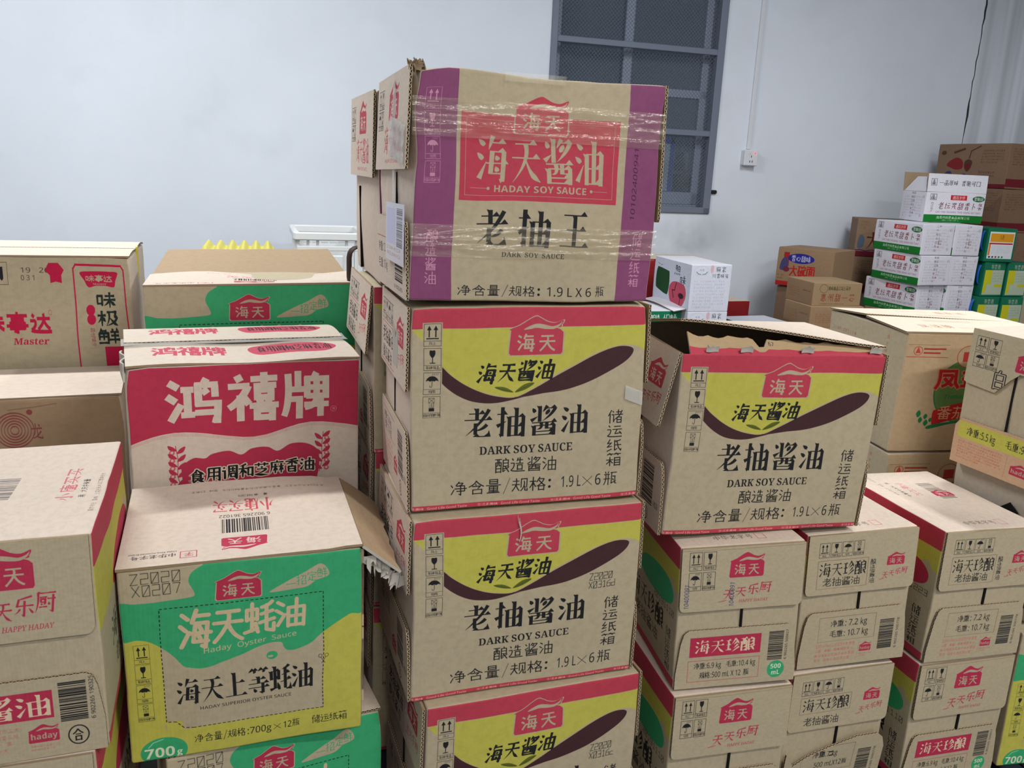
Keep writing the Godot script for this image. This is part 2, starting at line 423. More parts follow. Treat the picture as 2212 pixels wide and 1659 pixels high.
func left_stacks() -> void:
	pallet(Vector3(-.005, 0, -1.30), Vector3(.34, .085, .30), "dark plastic pallet under the oyster sauce cartons")
	M.oyster_top = board(oyster_top())
	M.oyster_dated = board(oyster_front("Z2020X0207"))
	M.oyster = M.oyster_plain
	# foot of the front stack
	var k2 := carton("oyster_sauce_carton", "lower green oyster sauce carton peeping out under the front one", Vector3(-.002, .085, -1.307), 8.5, Vector3(.324, .328, .269), {"front": M.oyster_dated, "rest": M.kraft}, "green and yellow oyster sauce cartons", Vector2.ZERO, {"crush": [[Vector3(1, 1, 1), .012, .06]]})
	flap(k2, "top_flap", "top", [4, 4, 996, 4, 996, 990, 4, 990], M.pale, 0, .0005, .004)
	# the big one in front
	var d := Vector3(.328, .305, .267)
	var k := carton("oyster_sauce_carton", "large green and yellow oyster sauce carton at front left, its right flap torn open", Vector3(-.027, .419, -1.287), 1.9, d, {"front": M.oyster_dated, "left": M.pale, "right": M.kraft_inside, "rest": M.kraft}, "green and yellow oyster sauce cartons", Vector2(1.1, .1))
	part("top_flap", sheet_mesh(d.x, d.z, .004, 14, 12, func(u: float, v: float) -> Vector3: return Vector3((u - .5) * (d.x + .002), d.y + .004 + .004 * sin(u * PI) * v + (.006 * v * v if u < .9 else .002), d.z * .5 - v * (d.z + .004)), func(u: float) -> float: return .012 * absf(sin(u * 9))), k, [M.oyster_top, M.kraft_inside, M.corrugation])
	part("side_flap", sheet_mesh(d.z, .12, .004, 12, 10, func(u: float, v: float) -> Vector3: return Vector3(d.x * .5 + v * .070 * (.8 + .2 * u), d.y + .002 - v * .048 - v * v * .010 * u, (.5 - u) * d.z + .004), func(u: float) -> float: return .10 * absf(sin(u * 14)) + .05 * absf(sin(u * 37))), k, [M.oyster_side, M.kraft_inside, M.torn], Transform3D.IDENTITY, "torn flap hanging out to the right")
	# white torn plies along the flap
	var r := RandomNumberGenerator.new()
	r.seed = 8
	for i in 9:
		var s := i / 8.0
		var at := Vector3(d.x * .5 + .010 + s * .05, d.y - .014 - s * .045 + r.randf_range(-.006, .004), d.z * .5 - .004 - s * .014)
		var sz := Vector2(r.randf_range(.014, .028), r.randf_range(.012, .03))
		part("torn_ply", sheet_mesh(sz.x, sz.y, .0006, 5, 5, func(u: float, v: float) -> Vector3: return Vector3((u - .5) * sz.x, -v * sz.y, .006 * v * v + .004 * sin(u * 5 + i)), func(u: float) -> float: return .45 * absf(sin(u * 6 + i * 2))), k, M.torn, Transform3D(Basis(Vector3.UP, r.randf_range(-.8, .6)) * Basis(Vector3.BACK, r.randf_range(-.6, .6)), at))
	for y in [.30, .17]:
		part("cut_edge", bars_mesh([[Vector3(d.x * .5 - .001, y - .13 + .003, d.z * .5 - .012), Vector3(d.x * .5 + .004, y, d.z * .5 - .006)]]), k, M.corrugation)
	# sesame oil carton behind
	M.sesame = board(sesame_front())
	M.sesame_a = board(sesame_flap(true))
	M.sesame_b = board(sesame_flap(false))
	var ld := Vector3(.379, .295, .28)
	var l := carton("sesame_oil_carton", "crimson and cream sesame oil carton behind the front oyster sauce carton", Vector3(-.032, .640, -1.602), 7.5, ld, {"front": M.sesame, "left": M.pale, "rest": M.pale}, "", Vector2(1.7, -.6), {"crush": [[Vector3(-1, 1, 1), .008, .06], [Vector3(-1, 1, -.4), .012, .08]]})
	part("top_flap", sheet_mesh(ld.x, ld.z * .5, .004, 12, 8, func(u: float, v: float) -> Vector3: return Vector3((u - .5) * ld.x, ld.y + .003 + .004 * sin(v * PI) + .002 * sin(u * 9), ld.z * .5 - .003 - v * ld.z * .5)), l, [M.sesame_a, M.kraft_inside, M.corrugation])
	part("top_flap", sheet_mesh(ld.x, ld.z * .5, .004, 12, 8, func(u: float, v: float) -> Vector3: return Vector3((.5 - u) * ld.x, ld.y + .003 + .006 * sin(v * PI) + .007 * v, -ld.z * .5 + .003 + v * (ld.z * .49))), l, [M.sesame_b, M.kraft_inside, M.corrugation])
	part("clear_tape", sheet_mesh(ld.x, .05, .0002, 24, 4, func(u: float, v: float) -> Vector3: return Vector3((u - .5) * (ld.x + .01), ld.y + .0085 + .003 * absf(v - .5) + .001 * sin(u * 40) * v, .025 - v * .05)), l, M.cloudy_tape)
	part("torn_edge", sheet_mesh(.09, .03, .003, 10, 4, func(u: float, v: float) -> Vector3: return Vector3(-ld.x * .5 - .004 - .004 * sin(u * 9), ld.y + .006 - v * .03, ld.z * .5 - .01 - u * .09 + .004 * v), func(u: float) -> float: return .5 * absf(sin(u * 9))), l, M.torn)
	carton("plain_carton", "plain carton hidden under the sesame oil carton", Vector3(-.03, 0, -1.622), 3, Vector3(.35, .632, .25), {"rest": M.kraft})
	# the open green one behind it
	var md := Vector3(.41, .375, .30)
	var m := carton("oyster_sauce_carton", "green oyster sauce carton at the back with its brown rear flap standing up", Vector3(.006, .643, -1.925), .6, md, {"front": M.oyster_plain, "left": M.pale, "rest": M.kraft}, "green and yellow oyster sauce cartons", Vector2(.1, .9), {"crush": [[Vector3(1, 1, -.2), .012, .08]]})
	part("top_flap", sheet_mesh(md.x, md.z * .5, .004, 14, 8, func(u: float, v: float) -> Vector3: return Vector3((u - .5) * md.x, md.y + .003 + .006 * v * sin(u * 7), md.z * .5 - v * md.z * .52), func(u: float) -> float: return .02 * absf(sin(u * 11))), m, [M.oyster_top, M.kraft_inside, M.corrugation])
	part("rear_flap", sheet_mesh(md.x, .14, .004, 18, 8, func(u: float, v: float) -> Vector3: return Vector3((u - .5) * (md.x - .05 * v), md.y - .004 + v * .040, -.02 - v * .16 - .012 * v * absf(sin(u * 7.5)))), m, [M.kraft_inside, M.kraft, M.corrugation])
	carton("plain_carton", "plain carton hidden under the rear oyster sauce carton", Vector3(.0, 0, -1.925), 1, Vector3(.40, .636, .28), {"rest": M.kraft})
	# far left: the flavour sauce carton and a pinkish carton before it
	M.flavour = board(flavour_front())
	var n := carton("sauce_carton", "wide tan sauce carton with crimson framed panel at the left edge", Vector3(-.475, .744, -2.125), 1.0, Vector3(.446, .302, .307), {"front": M.flavour, "right": M.pale, "rest": M.pale}, "", Vector2.ZERO, {"crush": [[Vector3(1, 1, 1), .006, .04]]})
	part("top_flap", sheet_mesh(.446, .15, .004, 10, 6, func(u: float, v: float) -> Vector3: return Vector3((u - .5) * .446, .306 + .004 * sin(v * 3), .1535 - v * .15)), n, [M.pale, M.kraft_inside, M.corrugation])
	part("top_flap", sheet_mesh(.446, .15, .004, 10, 6, func(u: float, v: float) -> Vector3: return Vector3((.5 - u) * .446, .306 + .006 * sin(v * 3), -.1535 + v * .15)), n, [M.pale, M.kraft_inside, M.corrugation])
	part("yellow_strap", bars_mesh([[Vector3(.2225, .24, .0), Vector3(.2265, .311, .012)]]), n, matt(Color(.82, .76, .22), .5))
	part("black_mark", bars_mesh([[Vector3(.2, .105, .120), Vector3(.2265, .12, .1565)]]), n, M.dark)
	carton("plain_carton", "plain carton hidden under the tan sauce carton at left", Vector3(-.475, 0, -2.125), 1, Vector3(.43, .742, .29), {"rest": M.kraft})
	M.dragon = board(dragon_front())
	var od := Vector3(.46, .32, .235)
	var o := carton("dragon_carton", "pinkish tan carton with a faint red round emblem at the left edge", Vector3(-.484, .494, -1.825), 4.0, od, {"front": M.dragon, "rest": M.pale}, "", Vector2.ZERO, {"r": .008, "crush": [[Vector3(1, 1, 1), .008, .08]]})
	part("top_flap", sheet_mesh(.46, .235, .004, 10, 6, func(u: float, v: float) -> Vector3: return Vector3((u - .5) * .458, .322 + .004 * sin(v * 3), .116 - v * .234)), o, [M.pale, M.kraft_inside, M.corrugation])
	carton("plain_carton", "plain carton hidden under the pinkish carton at left", Vector3(-.484, 0, -1.825), 4, Vector3(.44, .492, .22), {"rest": M.kraft})
	# the corner carton nearest the camera
	M.corner_top = board(half_litre_top(), KRAFT)
	M.corner_upper = board(corner_upper())
	M.corner_lower = board(corner_lower())
	var pd := Vector3(.25, .288, .344)
	for i in 3:
		var p := carton("bottle_carton", ["soy sauce bottle carton at lower left corner with a crimson emblem on its end", "second soy sauce bottle carton under the lower left corner one", "lowest soy sauce bottle carton under the lower left corner pile"][i], Vector3(-.319 - .012 * i, [.547, .259, 0.0][i], -1.186 + .004 * i), 1.9 - i, pd if i < 2 else Vector3(.25, .258, .344), {"front": M.kraft, "right": M.brew_red, "left": M.brew_red, "top": M.corner_top, "rest": M.kraft}, "corner pile of bottle cartons", Vector2.ZERO, {"bulge": .003})
		flap(p, "upper_flap", "front", rounded_flap(4, 440, 6, 985, 50, .8), M.corner_upper, 1.0)
		flap(p, "lower_flap", "front", slant_flap(620, 996, 70, 220), M.corner_lower, 1.0, .0015, .004, false)

func right_stacks() -> void:
	pallet(Vector3(1.04, 0, -1.29), Vector3(.74, .13, .34), "dark blue plastic pallet under the half-litre bottle cartons")
	brew_carton("lower bottle carton of the left column, black slit in its end", Vector3(.788, .13, -1.273), -3.2, Vector3(.225, .277, .296), "upper_logo", "lower_red", "brew_green", Vector2(0, .2))
	brew_carton("upper bottle carton of the left column, stamped with blue numbers", Vector3(.80, .411, -1.281), -7.3, Vector3(.222, .262, .296), "upper_logo_stamped", "lower_red", "brew_green", Vector2(-1.0, 1.7))
	brew_carton("lower bottle carton of the middle column with a torn buckled lower flap", Vector3(1.024, .13, -1.298), -.5, Vector3(.220, .269, .296), "upper_plain", "lower_torn", "brew_green", Vector2(0, -.4), true)
	brew_carton("upper bottle carton of the middle column with boxed black name", Vector3(1.046, .404, -1.302), -3.7, Vector3(.223, .262, .296), "upper_name", "lower_weight", "brew_red", Vector2(-1.1, 1.4))
	brew_carton("lower bottle carton of the right column with green dot", Vector3(1.290, .13, -1.276), -1.5, Vector3(.220, .265, .296), "upper_logo", "lower_red", "brew_green", Vector2(0, -.6))
	brew_carton("upper bottle carton of the right column, its white top bare", Vector3(1.296, .398, -1.280), -2.0, Vector3(.217, .264, .303), "upper_name", "lower_weight", "brew_red", Vector2(-.3, -.8))
	# the opened soy sauce carton on top
	var d := Vector3(.372, .313, .252)
	var e := soy_carton("opened soy sauce carton on the bottle cartons, right of the centre stack, top flap lifted", Vector3(.831, .684, -1.2955), -2.9, d, "", Vector2(1.4, -1.1), {"open": "top", "swing": 11.0, "swing2": 2.0})
	part("inner_walls", box_mesh(d - Vector3(.008, .004, .008), 3, .003, .001, .001, 4, [], "top"), e, M.kraft_inside, Transform3D(Basis.IDENTITY, Vector3(0, .003, 0)))
	part("top_flap", sheet_mesh(d.x, d.z, .004, 18, 12, func(u: float, v: float) -> Vector3: return Vector3((.5 - u) * d.x, d.y + .004 + v * lerpf(.010, .052, smoothstep(.05, .95, u)) + .004 * sin(u * 6) * v, -d.z * .5 + v * (d.z * .97)), func(u: float) -> float: return .02 * absf(sin(u * 8)) + (.05 if u > .75 else 0.0)), e, [M.pale, M.kraft_inside, M.corrugation])
	part("front_stub", sheet_mesh(d.x * .96, .04, .003, 40, 5, func(u: float, v: float) -> Vector3: return Vector3((u - .5) * d.x * .95 + .005, d.y - .002 + v * .026 * (1.25 - .75 * u), d.z * .5 - .004 - v * .022), func(u: float) -> float: return .12 * absf(sin(u * 31)) + .12 * absf(sin(u * 13)) + (.35 if u > .34 and u < .4 else 0.0)), e, [M.stub, M.kraft_inside, M.torn])
	for i in 4:
		part("torn_ply", sheet_mesh(.02, .014, .0006, 5, 4, func(u: float, v: float) -> Vector3: return Vector3((u - .5) * .022, v * .013, .004 * v * v + .002 * sin(u * 6 + i)), func(u: float) -> float: return .4 * absf(sin(u * 7 + i))), e, M.torn, Transform3D(Basis.IDENTITY, Vector3(-.135 + i * [.0, .06, .085, .1][i] * 1.0, d.y + .002, d.z * .5 - .004)))
	# tomato carton behind
	M.tomato = board(tomato_front(), KRAFT, 1.6)
	M.tomato_side = board(tomato_side())
	var jd := Vector3(.40, .272, .305)
	for i in 3:
		var j := carton("tomato_carton", ["tan ketchup carton with red and green emblem behind the bottle cartons", "second ketchup carton in shadow under the upper one", "lowest ketchup carton hidden at the foot of its stack"][i], Vector3(1.575 + i * .004, [.682, .409, .13][i], -1.63), -5.5 + i * .5, Vector3(.40, [.272, .268, .275][i], .305), {"front": M.tomato, "left": M.tomato_side, "rest": M.pale}, "ketchup cartons", Vector2(.3, -.7) if i == 0 else Vector2.ZERO, {"bulge": .004, "wave": .004})
		if i == 0:
			part("top_flap", sheet_mesh(jd.x, jd.z * .5, .004, 12, 8, func(u: float, v: float) -> Vector3: return Vector3((u - .5) * (jd.x + .01), jd.y + .004 + .008 * v * (1 - u), jd.z * .5 - v * jd.z * .5)), j, [M.tomato_top, M.kraft_inside, M.corrugation])
			part("top_flap", sheet_mesh(jd.x, jd.z * .5, .004, 12, 8, func(u: float, v: float) -> Vector3: return Vector3((.5 - u) * (jd.x + .01), jd.y + .004 + .012 * v * u, -jd.z * .5 + v * jd.z * .5)), j, [M.tomato_top, M.kraft_inside, M.corrugation])
	pallet(Vector3(1.575, 0, -1.64), Vector3(.40, .13, .32), "dark plastic pallet under the ketchup cartons")
	# right edge: yellow carton, torn grey carton, white soy sauce carton
	pallet(Vector3(1.61, 0, -1.235), Vector3(.36, .13, .30), "dark plastic pallet at the right edge")
	carton("oyster_sauce_carton", "yellow-sided oyster sauce carton cut off at the lower right edge", Vector3(1.601, .13, -1.234), -7.1, Vector3(.33, .302, .25), {"front": M.oyster, "rest": M.kraft}, "green and yellow oyster sauce cartons", Vector2(0, .4))
	var g := carton("torn_carton", "torn greyish carton with a dark hole under the white soy sauce carton", Vector3(1.60, .437, -1.275), 4.0, Vector3(.32, .264, .22), {"left": M.grey_print, "rest": M.pale}, "", Vector2.ZERO, {"wave": .006})
	var gd := Vector3(.32, .264, .22)
	part("plastic_wrap", sheet_mesh(.07, .1, .0004, 16, 10, func(u: float, v: float) -> Vector3: return Vector3((u - .5) * .07 + .075, (v - .5) * .10 - .0, .006 + .006 * absf(sin(u * 11 + v * 4)))), g, M.cloudy_tape, on_face("left", gd))
	part("hole", slab_mesh(PackedVector2Array([Vector2(.0, -.01), Vector2(.03, .0), Vector2(.055, .03), Vector2(.055, .06), Vector2(.035, .075), Vector2(.005, .05)]), .002), g, [M.dark], on_face("left", gd, .0, .02, .008))
	M.white_upper = board(white_soy_upper())
	M.white_lower = board(white_soy_lower())
	var wd := Vector3(.2135, .285, .30)
	var w := carton("white_soy_carton", "carton with hollow outlined black lettering and yellow weight band at right edge", Vector3(1.572, .706, -1.279), -84.2, wd, {"front": M.kraft, "rest": M.pale}, "", Vector2(0, -.7))
	flap(w, "upper_flap", "front", [4, 2, 4, 385, 40, 398, 345, 415, 480, 300, 560, 245, 996, 245, 996, 2], M.white_upper, 1.0)
	flap(w, "lower_flap", "front", [4, 998, 4, 720, 60, 660, 940, 660, 996, 720, 996, 998], M.white_lower, 1.0, .0015, .004, false)
	seam(w, "front", .52, .26, .67)

func support(at: Vector3, d: Vector3, label: String) -> void:
	carton("plain_carton", label, at, 0, d, {"rest": M.kraft}, "", Vector2.ZERO, {"n": 4})

func far_left() -> void:
	# yellow egg trays
	var y := matt(Color(.79, .76, .42), .85)
	support(Vector3(-.06, 0, -3.5), Vector3(.36, .845, .36), "plain carton hidden under the yellow egg trays")
	for k in 2:
		var mold := Mold.new()
		var nx := 49
		var nz := 31
		var at := func(i: int, j: int, lift: float) -> Vector3:
			var u := i / float(nx - 1)
			var v := j / float(nz - 1)
			var hh := .024 * (cos(u * TAU * 6 + PI) + cos(v * TAU * 5 + PI)) * .5 + .024
			return Vector3((u - .5) * .27, hh + lift, (v - .5) * .27)
		for j in nz - 1:
			for i in nx - 1:
				mold.quad(0, at.call(i, j + 1, .004), at.call(i, j, .004), at.call(i + 1, j, .004), at.call(i + 1, j + 1, .004))
				mold.quad(0, at.call(i, j, 0), at.call(i, j + 1, 0), at.call(i + 1, j + 1, 0), at.call(i + 1, j, 0))
		tag(part("egg_tray", mold.mesh(60), self, y, Transform3D(Basis(Vector3.UP, deg_to_rad(2 - k * 3)), Vector3(-.05, .846 + k * .04, -3.5))), ["lower yellow egg tray by the far wall", "upper yellow egg tray with a row of peaks by the far wall"][k], "egg tray", "yellow egg trays")
	# white plastic crate
	var c := thing("plastic_crate", "white ribbed plastic crate standing by the far wall", "crate", Vector3(.34, .62, -4.05), 0)
	var wm := matt(Color(.88, .89, .89), .5)
	support(Vector3(.34, 0, -4.05), Vector3(.36, .62, .34), "plain carton hidden under the white crate")
	part("crate_floor", bars_mesh([[Vector3(-.15, 0, -.2), Vector3(.15, .012, .2)]], .003), c, wm)
	for s in [-1, 1]:
		part("rim", bars_mesh([[Vector3(-.16, .30, s * .21 - .014), Vector3(.16, .335, s * .21 + .014)]], .005), c, wm)
		part("rim", bars_mesh([[Vector3(s * .15 - .014, .30, -.2), Vector3(s * .15 + .014, .335, .2)]], .005), c, wm)
		part("band", bars_mesh([[Vector3(-.15, .255, s * .205 - .006), Vector3(.15, .275, s * .205 + .006)], [Vector3(-.15, .13, s * .205 - .006), Vector3(.15, .15, s * .205 + .006)]], .002), c, wm)
		for x in 8:
			if s > 0 and (x == 3 or x == 4):
				continue
			part("rib", bars_mesh([[Vector3(-.15 + x * .0415, .01, s * .205 - .004), Vector3(-.138 + x * .0415, .31, s * .205 + .005)]], .002), c, wm)
		for z in 8:
			part("rib", bars_mesh([[Vector3(s * .148 - .004, .01, -.19 + z * .052), Vector3(s * .148 + .004, .31, -.178 + z * .052)]], .002), c, wm)
	part("handle_panel", bars_mesh([[Vector3(-.05, .15, .199), Vector3(.05, .235, .209)]], .004), c, wm)
	part("liner", bars_mesh([[Vector3(-.14, .01, -.19), Vector3(.14, .25, -.185)], [Vector3(-.142, .01, -.19), Vector3(-.138, .25, .19)]]), c, wm)

func far_right() -> void:
	# white boxes of pickled radish
	M.radish = board(radish_front(), KRAFT, .3)
	var ends := []
	for i in 3:
		ends.append(board(radish_end(40 + i * 9), KRAFT, .3))
	M.radish_flap = board(radish_flap(), KRAFT, .3)
	var white := board(null, Color(.86, .86, .89), .3)
	support(Vector3(3.53, 0, -3.85), Vector3(.38, .595, .36), "plain carton hidden under the white radish boxes")
	var rows := [[Vector3(3.432, .595, -3.856), 3.2, Vector3(.181, .162, .378), "bottom left"], [Vector3(3.425, .758, -3.823), .2, Vector3(.195, .156, .362), "second left"], [Vector3(3.421, .916, -3.833), -1.0, Vector3(.196, .158, .364), "third left"],
		[Vector3(3.622, .595, -3.85), 1.0, Vector3(.176, .162, .39), "bottom right"], [Vector3(3.622, .758, -3.845), -1.6, Vector3(.172, .156, .39), "second right"], [Vector3(3.612, .916, -3.845), -1.6, Vector3(.172, .158, .40), "third right"]]
	var words := ["white radish box at the bottom of its stack, label turned to the left", "white radish box second from the bottom, label turned to the left", "white radish box third from the bottom, label to the left, just under the open one", "white radish box at the bottom, only its printed end showing", "white radish box second from the bottom, only its printed end showing", "white radish box third from the bottom, only its end showing, right of the labelled one"]
	for i in 6:
		carton("radish_box", words[i], rows[i][0], rows[i][1], rows[i][2], {"front": ends[i % 3], "left": M.radish, "back": M.radish, "right": M.radish, "rest": white}, "white pickled radish boxes", Vector2.ZERO, {"n": 6})
	var d := Vector3(.347, .16, .226)
	var o := carton("radish_box", "open white radish box on top of the stack, its flaps standing up", Vector3(3.665, 1.076, -3.924), -9.3, d, {"front": M.radish, "left": ends[1], "rest": white}, "white pickled radish boxes", Vector2.ZERO, {"n": 6, "open": "top"})
	part("inner_walls", box_mesh(d - Vector3(.006, .004, .006), 4, .003, 0, 0, 4, [], "top"), o, M.kraft_inside, Transform3D(Basis.IDENTITY, Vector3(0, .003, 0)))
	part("front_flap", sheet_mesh(d.x, .095, .003, 6, 4, func(u: float, v: float) -> Vector3: return Vector3((u - .5) * d.x, d.y + v * .095, d.z * .5 - .002 - v * .006)), o, [M.radish_flap, M.kraft_inside, M.corrugation])
	part("side_flap", sheet_mesh(d.z, .075, .003, 6, 4, func(u: float, v: float) -> Vector3: return Vector3(-d.x * .5 + .002 + v * .012, d.y + v * .078, (u - .5) * (d.z - .02) + (u - .5) * -.12 * v + v * .03)), o, [white, M.kraft_inside, M.corrugation])
	part("rear_flap", sheet_mesh(d.x, .1, .003, 6, 4, func(u: float, v: float) -> Vector3: return Vector3((u - .5) * d.x, d.y + v * .1, -d.z * .5 + .004 - v * .01)), o, [M.kraft_inside, white, M.corrugation])
	# green drink cartons with carrying handles
	M.drink_a = matt(Color.WHITE, .5, drink_front(true))
	M.drink_b = matt(Color.WHITE, .5, drink_front(false))
	var green := matt(Color(.04, .36, .27), .5)
	var blue := matt(Color(.12, .36, .70), .4)
	support(Vector3(3.87, 0, -3.73), Vector3(.24, .518, .24), "plain carton hidden under the green drink cartons")
	var spots := [[Vector3(3.820, .888, -3.735), -8.0, Vector3(.17, .176, .24), true, "topmost green drink carton with an orange and white label"],
		[Vector3(3.808, .703, -3.745), -2.0, Vector3(.138, .184, .24), false, "green drink carton with yellow label, middle row, left"], [Vector3(3.950, .703, -3.730), -2.0, Vector3(.138, .184, .24), false, "green drink carton with yellow label, middle row, right"],
		[Vector3(3.792, .52, -3.735), -2.0, Vector3(.144, .182, .24), false, "green drink carton with yellow label, bottom row, left"], [Vector3(3.940, .52, -3.720), -2.0, Vector3(.144, .182, .24), false, "green drink carton with yellow label, bottom row, right"]]
	for i in 5:
		var s: Array = spots[i]
		var b := carton("drink_carton", s[4], s[0], s[1], s[2], {"front": M.drink_a if s[3] else M.drink_b, "rest": green}, "green drink cartons", Vector2.ZERO, {"n": 4, "wave": .001})
		if i == 2 or i == 4:
			continue
		var path := PackedVector3Array()
		for k in 9:
			var a := k / 8.0 * PI
			path.append(Vector3(-s[2].x * .5 - .012 * sin(a), s[2].y * .62 + .05 * cos(a), s[2].z * .38))
		part("carrying_handle", tube_mesh(path, .008, 6, .5), b, blue)
	# brown cookware cartons at the back
	M.cook = board(cookware_front(), KRAFT, .4)
	M.cook_low = board(cookware_lower(), KRAFT, .4)
	var dull := board(null, Color(.50, .40, .32), .4)
	for i in 3:
		carton("cookware_carton", ["brown cookware carton with printed pans at the top of the far right pile", "brown cookware carton with a dark red band behind the open white box", "brown cookware carton beside the green drink cartons, low at the right edge"][i], Vector3(4.22, [1.267, 1.03, .792][i], -4.125), 0.0, Vector3(.42, [.245, .235, .236][i], .525), {"left": M.cook if i == 0 else M.cook_low, "front": M.cook_low, "rest": dull}, "brown cookware cartons", Vector2.ZERO, {"n": 6})
	support(Vector3(4.22, 0, -4.125), Vector3(.41, .79, .51), "plain carton hidden at the foot of the cookware pile")
	M.big = board(big_front(), KRAFT, .4)
	for i in 2:
		carton("noodle_carton", ["brown carton with a big dark red sign and purple line behind the white boxes", "brown carton in shadow below the one with the big dark red sign"][i], Vector3(3.58 + i * .004, [.848, .63][i], -4.28), -30.0, Vector3(.30, .216, .24), {"front": M.big if i == 0 else M.cook_low, "rest": dull}, "brown noodle cartons", Vector2.ZERO, {"n": 6})
	support(Vector3(3.58, 0, -4.28), Vector3(.22, .63, .22), "plain carton hidden under the brown noodle cartons")
	# instant noodles with the blue oval, turned
	M.noodle = board(noodle_front(), KRAFT, .4)
	var tan := board(null, Color(.58, .47, .36), .4)
	carton("noodle_carton", "tan noodle carton with a blue oval and red lettering", Vector3(3.055, .684, -4.14), 30.0, Vector3(.277, .213, .327), {"left": M.noodle, "rest": tan}, "", Vector2.ZERO, {"n": 6})
	carton("noodle_carton", "dim brown carton beneath the noodle carton with the blue oval", Vector3(3.06, 0, -4.14), 24.0, Vector3(.26, .678, .30), {"rest": dull}, "", Vector2.ZERO, {"n": 6})
	M.sweet = board(sweet_front(), KRAFT, .4)
	M.sweet_side = board(sweet_side(), KRAFT, .4)
	var sand := board(null, Color(.64, .54, .41), .4)
	for i in 3:
		carton("flat_carton", ["flat tan carton with dark red brush lettering, topmost of its pile", "flat tan carton with reddish print under the lettered one", "flat tan carton partly hidden at the foot of the flat pile"][i], Vector3(2.86, [.65, .54, .43][i], -3.78 + i * .02), -3.0 - i, [Vector3(.282, .118, .248), Vector3(.305, .11, .25), Vector3(.31, .11, .25)][i], {"front": M.sweet if i == 0 else M.sweet_low, "left": M.sweet_side, "rest": sand}, "flat tan cartons", Vector2.ZERO, {"n": 6, "wave": .002})
	support(Vector3(2.86, 0, -3.76), Vector3(.30, .43, .25), "plain carton hidden under the flat tan cartons")
	# white flavour boxes near the window
	M.flav = board(flavour_box_front(), KRAFT, .3)
	M.flav_side = board(flavour_box_side(), KRAFT, .3)
	for i in 2:
		var b := carton("white_box", ["white box with a green square and a red disc on its side, below the window", "white box with the same printed end, directly under the upper white box"][i], Vector3(1.981, [.668, .455][i], -3.599), -.6, Vector3(.203, .213, .375), {"front": M.flav, "left": M.flav_side, "rest": white}, "white printed boxes below the window", Vector2.ZERO, {"n": 6})
		if i == 0:
			part("loose_flap", sheet_mesh(.3, .06, .003, 8, 3, func(u: float, v: float) -> Vector3: return Vector3(-.1015 - v * .06, .012 - .01 * v + .006 * sin(u * 4), -.17 + u * .34)), b, [white, white, M.corrugation])
	support(Vector3(1.985, 0, -3.6), Vector3(.20, .455, .36), "plain carton hidden under the white boxes below the window")
	M.green_band = board(green_band_front(), KRAFT, .3)
	carton("green_band_box", "box with green and yellow bands beside the white boxes", Vector3(1.765, .54, -3.60), 1.0, Vector3(.21, .125, .28), {"front": M.green_band, "rest": white}, "", Vector2.ZERO, {"n": 6})
	support(Vector3(1.765, 0, -3.6), Vector3(.20, .54, .27), "plain carton hidden under the green banded box")
	var red := board(null, Color(.55, .12, .13), .3)
	carton("red_box", "red box standing behind the white printed boxes", Vector3(2.03, .63, -4.0), -6.0, Vector3(.43, .225, .24), {"top": M.pale, "rest": red}, "red boxes by the wall", Vector2.ZERO, {"n": 6})
	support(Vector3(2.03, 0, -4.0), Vector3(.40, .63, .23), "plain carton hidden under the red box behind the white ones")
	carton("red_box", "low red box with a tan top right of the white printed boxes", Vector3(2.56, .46, -4.36), 3.0, Vector3(.34, .12, .22), {"top": M.pale, "rest": red}, "red boxes by the wall", Vector2.ZERO, {"n": 6})
	support(Vector3(2.56, 0, -4.36), Vector3(.32, .46, .21), "plain carton hidden under the low red box")
	# flat gift boxes
	support(Vector3(2.5, 0, -3.86), Vector3(.30, .445, .22), "plain carton hidden under the flat gift boxes")
	for i in 2:
		var a := Art.new(300, 60, Color(.80, .82, .86))
		if i == 0:
			a.rect(0, 0, 130, 1000, Color(.55, .48, .16))
			a.oval(300, 800, 110, 400, Color(.7, .35, .4))
			a.oval(560, 850, 130, 350, Color(.35, .42, .65))
		else:
			a.rect(0, 620, 1000, 1000, Color(.66, .76, .74))
		var dark_end := matt(Color(.16, .24, .20), .5)
		carton("gift_box", ["flat white gift box with coloured pictures, lower of two", "flat pale gift box lying on top of the pictured one"][i], Vector3(2.52 + i * .005, .445 + i * .05, -3.86 - i * .01), 2.0 + i * 2, Vector3(.29, .05, .22), {"front": matt(Color.WHITE, .5, a.tex()), "left": dark_end, "rest": matt(Color(.78, .80, .84), .5)}, "flat gift boxes", Vector2.ZERO, {"n": 4, "wave": .001, "bulge": .001})
# ---------------------------------------------------------------- prints
const KRAFT := Color(.70, .648, .545)
const PALE := Color(.815, .755, .695)
const RED := Color(.72, .245, .31)
const CRIMSON := Color(.70, .19, .30)
const YELLOW := Color(.735, .715, .315)
const GREEN := Color(.22, .64, .43)
const PURPLE := Color(.525, .285, .435)
const DARK := Color(.26, .155, .165)
const INK := Color(.12, .12, .13)

func row_of_marks(a: Art, x0: float, y0: float, x1: float, y1: float, c := INK, captioned := true) -> void:
	for i in 4:
		a.mark(lerpf(x0, x1, i * .2575), y0, lerpf(x0, x1, i * .2575 + .2275), y1, i, c, captioned)

func square_of_marks(a: Art, x0: float, y0: float, x1: float, y1: float, c := INK) -> void:
	var mx := (x1 - x0) * .53
	var my := (y1 - y0) * .53
	for i in 4:
		var x := x0 + (i % 2) * mx
		var y := y0 + (i / 2) * my
		a.mark(x, y, x + (x1 - x0) * .47, y + (y1 - y0) * .47, i, c)

